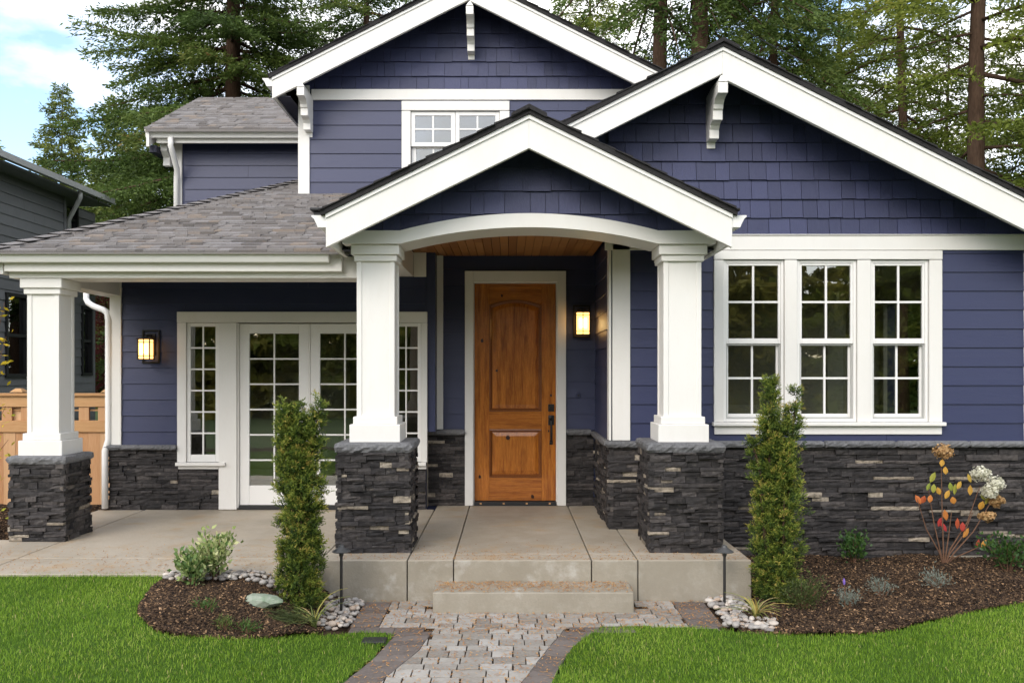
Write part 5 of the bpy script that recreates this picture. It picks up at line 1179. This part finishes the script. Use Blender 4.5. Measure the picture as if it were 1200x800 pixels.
# ------------------------------------------------------------------ TREES
def conifer(seed, Ht, z0, Rm, nb_, mt, zdense=99., droop=.35, trunk_r=.2, leaf=(.14, .042), dens=1., topshape=.9, limbs=True):
    """returns trunk MB (local) and foliage arrays (local)"""
    g = np.random.default_rng(seed); tr = MB(); 
    pts = [(0, 0, -.3)]+[(.05*math.sin(k*1.3+seed), .05*math.cos(k*1.7+seed), Ht*k/8) for k in range(1, 9)]
    tr.tube(pts, [trunk_r*1.25]+[trunk_r*(1-.93*k/8) for k in range(1, 9)], 10)
    C_, D_, L_, W_, T_ = [], [], [], [], []; lb = MB()
    nb_ = int(nb_*1.2)
    for b in range(nb_):
        f = (b+g.uniform(0, 1))/nb_; z = z0+(Ht-z0)*f
        keep = 1 if z < zdense else .35
        if g.random() > keep: continue
        L0 = Rm*((1-f)**topshape)*g.uniform(.55, 1.12)*(min(1, .55+f*4))+.15
        az_ = b*2.399+g.uniform(-.5, .5); d0 = np.array([math.cos(az_), math.sin(az_), 0.])
        up = (.30*f-.12)+g.uniform(-.12, .12); dr = droop*g.uniform(.7, 1.3)*(1.2-f)
        axis = lambda s: np.outer(s*L0, d0)+np.stack([0*s, 0*s, z+L0*(up*s-dr*s**1.7+.12*s**4)], 1)
        if limbs:
            q = axis(np.linspace(0, .95, 5)); lb.tube(q.tolist(), [max(.012, .016*L0)*(1-.8*i/4) for i in range(5)], 5)
        side = np.array([-d0[1], d0[0], 0.]); nt_ = max(5, int(L0/.13*dens)); tone = np.clip(g.normal(.42, .13), .1, .8)
        for sgn in (-1, 1):
            ss = np.clip((np.arange(nt_)+g.uniform(0, 1, nt_))/nt_*.88+.12, 0, 1); base = axis(ss)
            ln = L0*.42*(1-ss)**.75*g.uniform(.6, 1.2, nt_)+.12
            td = unit(d0*.75+side*sgn*g.uniform(.55, 1.0, (nt_, 1))+np.array([0, 0, -1])*g.uniform(.05, .42, (nt_, 1)))
            k = np.maximum(3, (ln/.030).astype(int)); idx = np.repeat(np.arange(nt_), k); u = g.uniform(.02, 1, len(idx))
            c = base[idx]+td[idx]*(ln[idx]*u)[:, None]+np.array([0, 0, -1.])*(u**2*ln[idx]*.22)[:, None]+g.normal(0, .045, (len(idx), 3))
            C_.append(c); D_.append(unit(td[idx]+g.normal(0, .45, (len(idx), 3)))); n = len(idx)
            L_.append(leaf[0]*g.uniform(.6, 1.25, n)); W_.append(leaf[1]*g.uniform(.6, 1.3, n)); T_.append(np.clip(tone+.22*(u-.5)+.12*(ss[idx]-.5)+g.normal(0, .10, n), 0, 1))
    return tr, lb, tuple(np.concatenate(a) for a in (C_, D_, L_, W_, T_))
def tree(name, label, px, Y, spec, mt, zg=0., group='conifers behind the house', bark='bark', cat='tree', x=None):
    x = X(px, Y) if x is None else x; r = thing(name, label, cat, (x, Y, zg), group); tr, lb, (c, d, l, w_, t) = conifer(**spec, mt=mt); o = np.array([x, Y, zg])
    tr.v = [tuple(np.array(p)+o) for p in tr.v]; tr.add([tuple(np.array(p)+o) for p in lb.v], lb.f); t1 = tr.build('trunk', M['moss' if mt == 'fir_yellow' and spec['trunk_r'] < .18 else bark], r, smooth=True)
    if lb.v and False: lb.v = [tuple(np.array(p)+o) for p in lb.v]; lb.build('limbs', M['moss' if mt == 'fir_yellow' else bark], t1, smooth=True, recalc=False)
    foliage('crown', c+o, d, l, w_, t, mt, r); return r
S = lambda **k: k
tree('fir_tree', 'big dense fir rising behind the far left upper wing of the house', 272, 25, S(seed=3, Ht=24, z0=4.2, Rm=5.0, nb_=190, zdense=13.5, droop=.32, trunk_r=.34, dens=1.25, topshape=.7), 'fir')
tree('fir_tree', 'slender fir with a pointed top standing alone against the sky', 72, 38, S(seed=5, Ht=13.9, z0=4, Rm=2.7, nb_=110, droop=.2, trunk_r=.13, dens=1.2, leaf=(.2, .06), topshape=.75), 'fir_light')
tree('fir_tree', 'loose pale fir between the slender fir and the big dense fir', 138, 34, S(seed=8, Ht=12.2, z0=2.5, Rm=2.9, nb_=120, droop=.2, trunk_r=.13, dens=1.2, leaf=(.19, .06), topshape=.7), 'fir_light')
tree('fir_tree', 'dark drooping fir close behind the far left upper wall', 178, 27, S(seed=9, Ht=9.8, z0=1.5, Rm=2.6, nb_=110, droop=.4, trunk_r=.15, dens=1.1, topshape=.6), 'fir')
tree('fir_tree', 'fir at the left edge of the photo above the grey roof', -12, 40, S(seed=12, Ht=12.3, z0=4, Rm=2.6, nb_=100, droop=.2, trunk_r=.14, dens=1.2, leaf=(.2, .06), topshape=.75), 'fir_light')
tree('fir_tree', 'leafy fir showing above the left slope of the upper gable', 428, 28, S(seed=14, Ht=22, z0=6, Rm=4.2, nb_=120, zdense=14.5, droop=.35, trunk_r=.2, topshape=.7), 'fir')
tree('fir_tree', 'thick red brown bare fir trunk, the left one of two beside the upper gable', 774, 20, S(seed=21, Ht=24, z0=9.5, Rm=3.4, nb_=70, zdense=12, droop=.75, trunk_r=.25, topshape=.5), 'fir')
tree('fir_tree', 'thick red brown bare fir trunk, the right one of two beside the upper gable', 818, 19.5, S(seed=22, Ht=24, z0=9.5, Rm=3.0, nb_=66, zdense=12, droop=.85, trunk_r=.28, topshape=.5), 'fir')
tree('fir_tree', 'fir with a pale slim trunk seen through yellow green foliage', 1057, 26, S(seed=24, Ht=24, z0=7.6, Rm=3.4, nb_=70, zdense=14, droop=.5, trunk_r=.19, dens=.8, topshape=.6), 'fir_yellow')
tree('fir_tree', 'fir with a dark straight trunk and mossy limbs near the right edge of the photo', 1147, 18, S(seed=27, Ht=22, z0=5.2, Rm=3.3, nb_=70, zdense=11, droop=.2, trunk_r=.22, dens=.75, topshape=.5), 'fir_yellow')
tree('hemlock_tree', 'bushy yellow green hemlock behind the peak of the upper gable', 690, 29, S(seed=31, Ht=17, z0=5, Rm=3.7, nb_=95, zdense=14.5, droop=.5, trunk_r=.16, topshape=.6), 'fir_yellow')
tree('hemlock_tree', 'dark hemlock hanging over the peak of the right gable', 905, 24, S(seed=33, Ht=20, z0=6.0, Rm=3.7, nb_=120, zdense=13, droop=.7, trunk_r=.2, dens=1.1, topshape=.55), 'fir')
tree('hemlock_tree', 'yellow green hemlock behind the upper part of the right roof slope', 985, 30, S(seed=35, Ht=18, z0=4, Rm=4.0, nb_=96, zdense=15, droop=.5, trunk_r=.17, topshape=.6), 'fir_yellow')
tree('hemlock_tree', 'mid green hemlock behind the lower part of the right roof slope', 1110, 31, S(seed=36, Ht=14.5, z0=3, Rm=3.6, nb_=86, zdense=15, droop=.45, trunk_r=.17, dens=.9, topshape=.6), 'fir_light')
tree('hemlock_tree', 'green hemlock at the right edge of the photo above the eave', 1205, 25, S(seed=38, Ht=14, z0=3, Rm=3.0, nb_=80, zdense=13, droop=.45, trunk_r=.17, dens=.9, topshape=.6), 'fir_light')
tree('plum_tree', 'red leaved plum seen between the grey house and the white corner post', 125, 26, S(seed=41, Ht=5.4, z0=1.0, Rm=1.2, nb_=60, droop=-.1, trunk_r=.07, leaf=(.09, .06), topshape=.5), 'red', group='', cat='tree')
# the wood across the street, mirrored in the panes: one far mass
VV, TT = [], []; trw = MB()
for k in range(34):
    xk = -27+54*(k//2)/16+RNG.uniform(-1, 1); yk = -RNG.uniform(17, 20) if k % 2 else -RNG.uniform(22, 27); tr, lb, (c, d, l, w_, t) = conifer(100+k, RNG.uniform(7.0, 9.5), .1, RNG.uniform(3.0, 3.8), 40, 'fir', droop=.3, dens=.45, leaf=(.42, .20), limbs=False, topshape=.45); t = np.clip(t+.32+RNG.normal(0, .12), 0, 1)
    o = np.array([xk, yk, 0]); s = unit(np.cross(d, rand_dirs(len(d)))); VV.append(quads_from(c+o, d, s, l, w_)); TT.append(np.clip(t+(.25 if k % 4 == 0 else 0), 0, 1))
V = np.concatenate(VV); tag(np_mesh('woodland', V, np.arange(len(V)).reshape(-1, 4), np.concatenate(TT), M['fir_yellow']), kind='stuff')
VV, TT = [], []
spots = [(-34+3.0*k, RNG.uniform(42, 48), RNG.uniform(6.5, 8.5), 3.0) for k in range(24)]+[(RNG.uniform(15, 19)+.35*k, 15+2.6*k, RNG.uniform(13, 18), 3.4) for k in range(8)]+[(23+.6*k, 12+4*k, RNG.uniform(13, 18), 3.6) for k in range(6)]
for k, (xk, yk, hk, rk) in enumerate(spots):
    tr, lb, (c, d, l, w_, t) = conifer(300+k, hk, .2, rk, 44, 'fir', droop=.3, dens=.45, leaf=(.42, .18), limbs=False, topshape=.6)
    o = np.array([xk, yk, 0]); s = unit(np.cross(d, rand_dirs(len(d)))); VV.append(quads_from(c+o, d, s, l, w_)); TT.append(t)
V = np.concatenate(VV); tag(np_mesh('woodland', V, np.arange(len(V)).reshape(-1, 4), np.concatenate(TT), M['fir']), kind='stuff')
# thin cable between the trees
m = MB(); m.tube([(X(862, 20), 20, Z(28, 20)), (X(885, 19), 19, Z(43, 19)), (X(940, 17), 17, Z(72, 17))], .012, 5)
tag(m.build('utility_cable', M['black_plastic'], origin=(X(885, 19), 19, Z(43, 19))), 'thin dark cable slung between the trees above the right gable', 'cable')
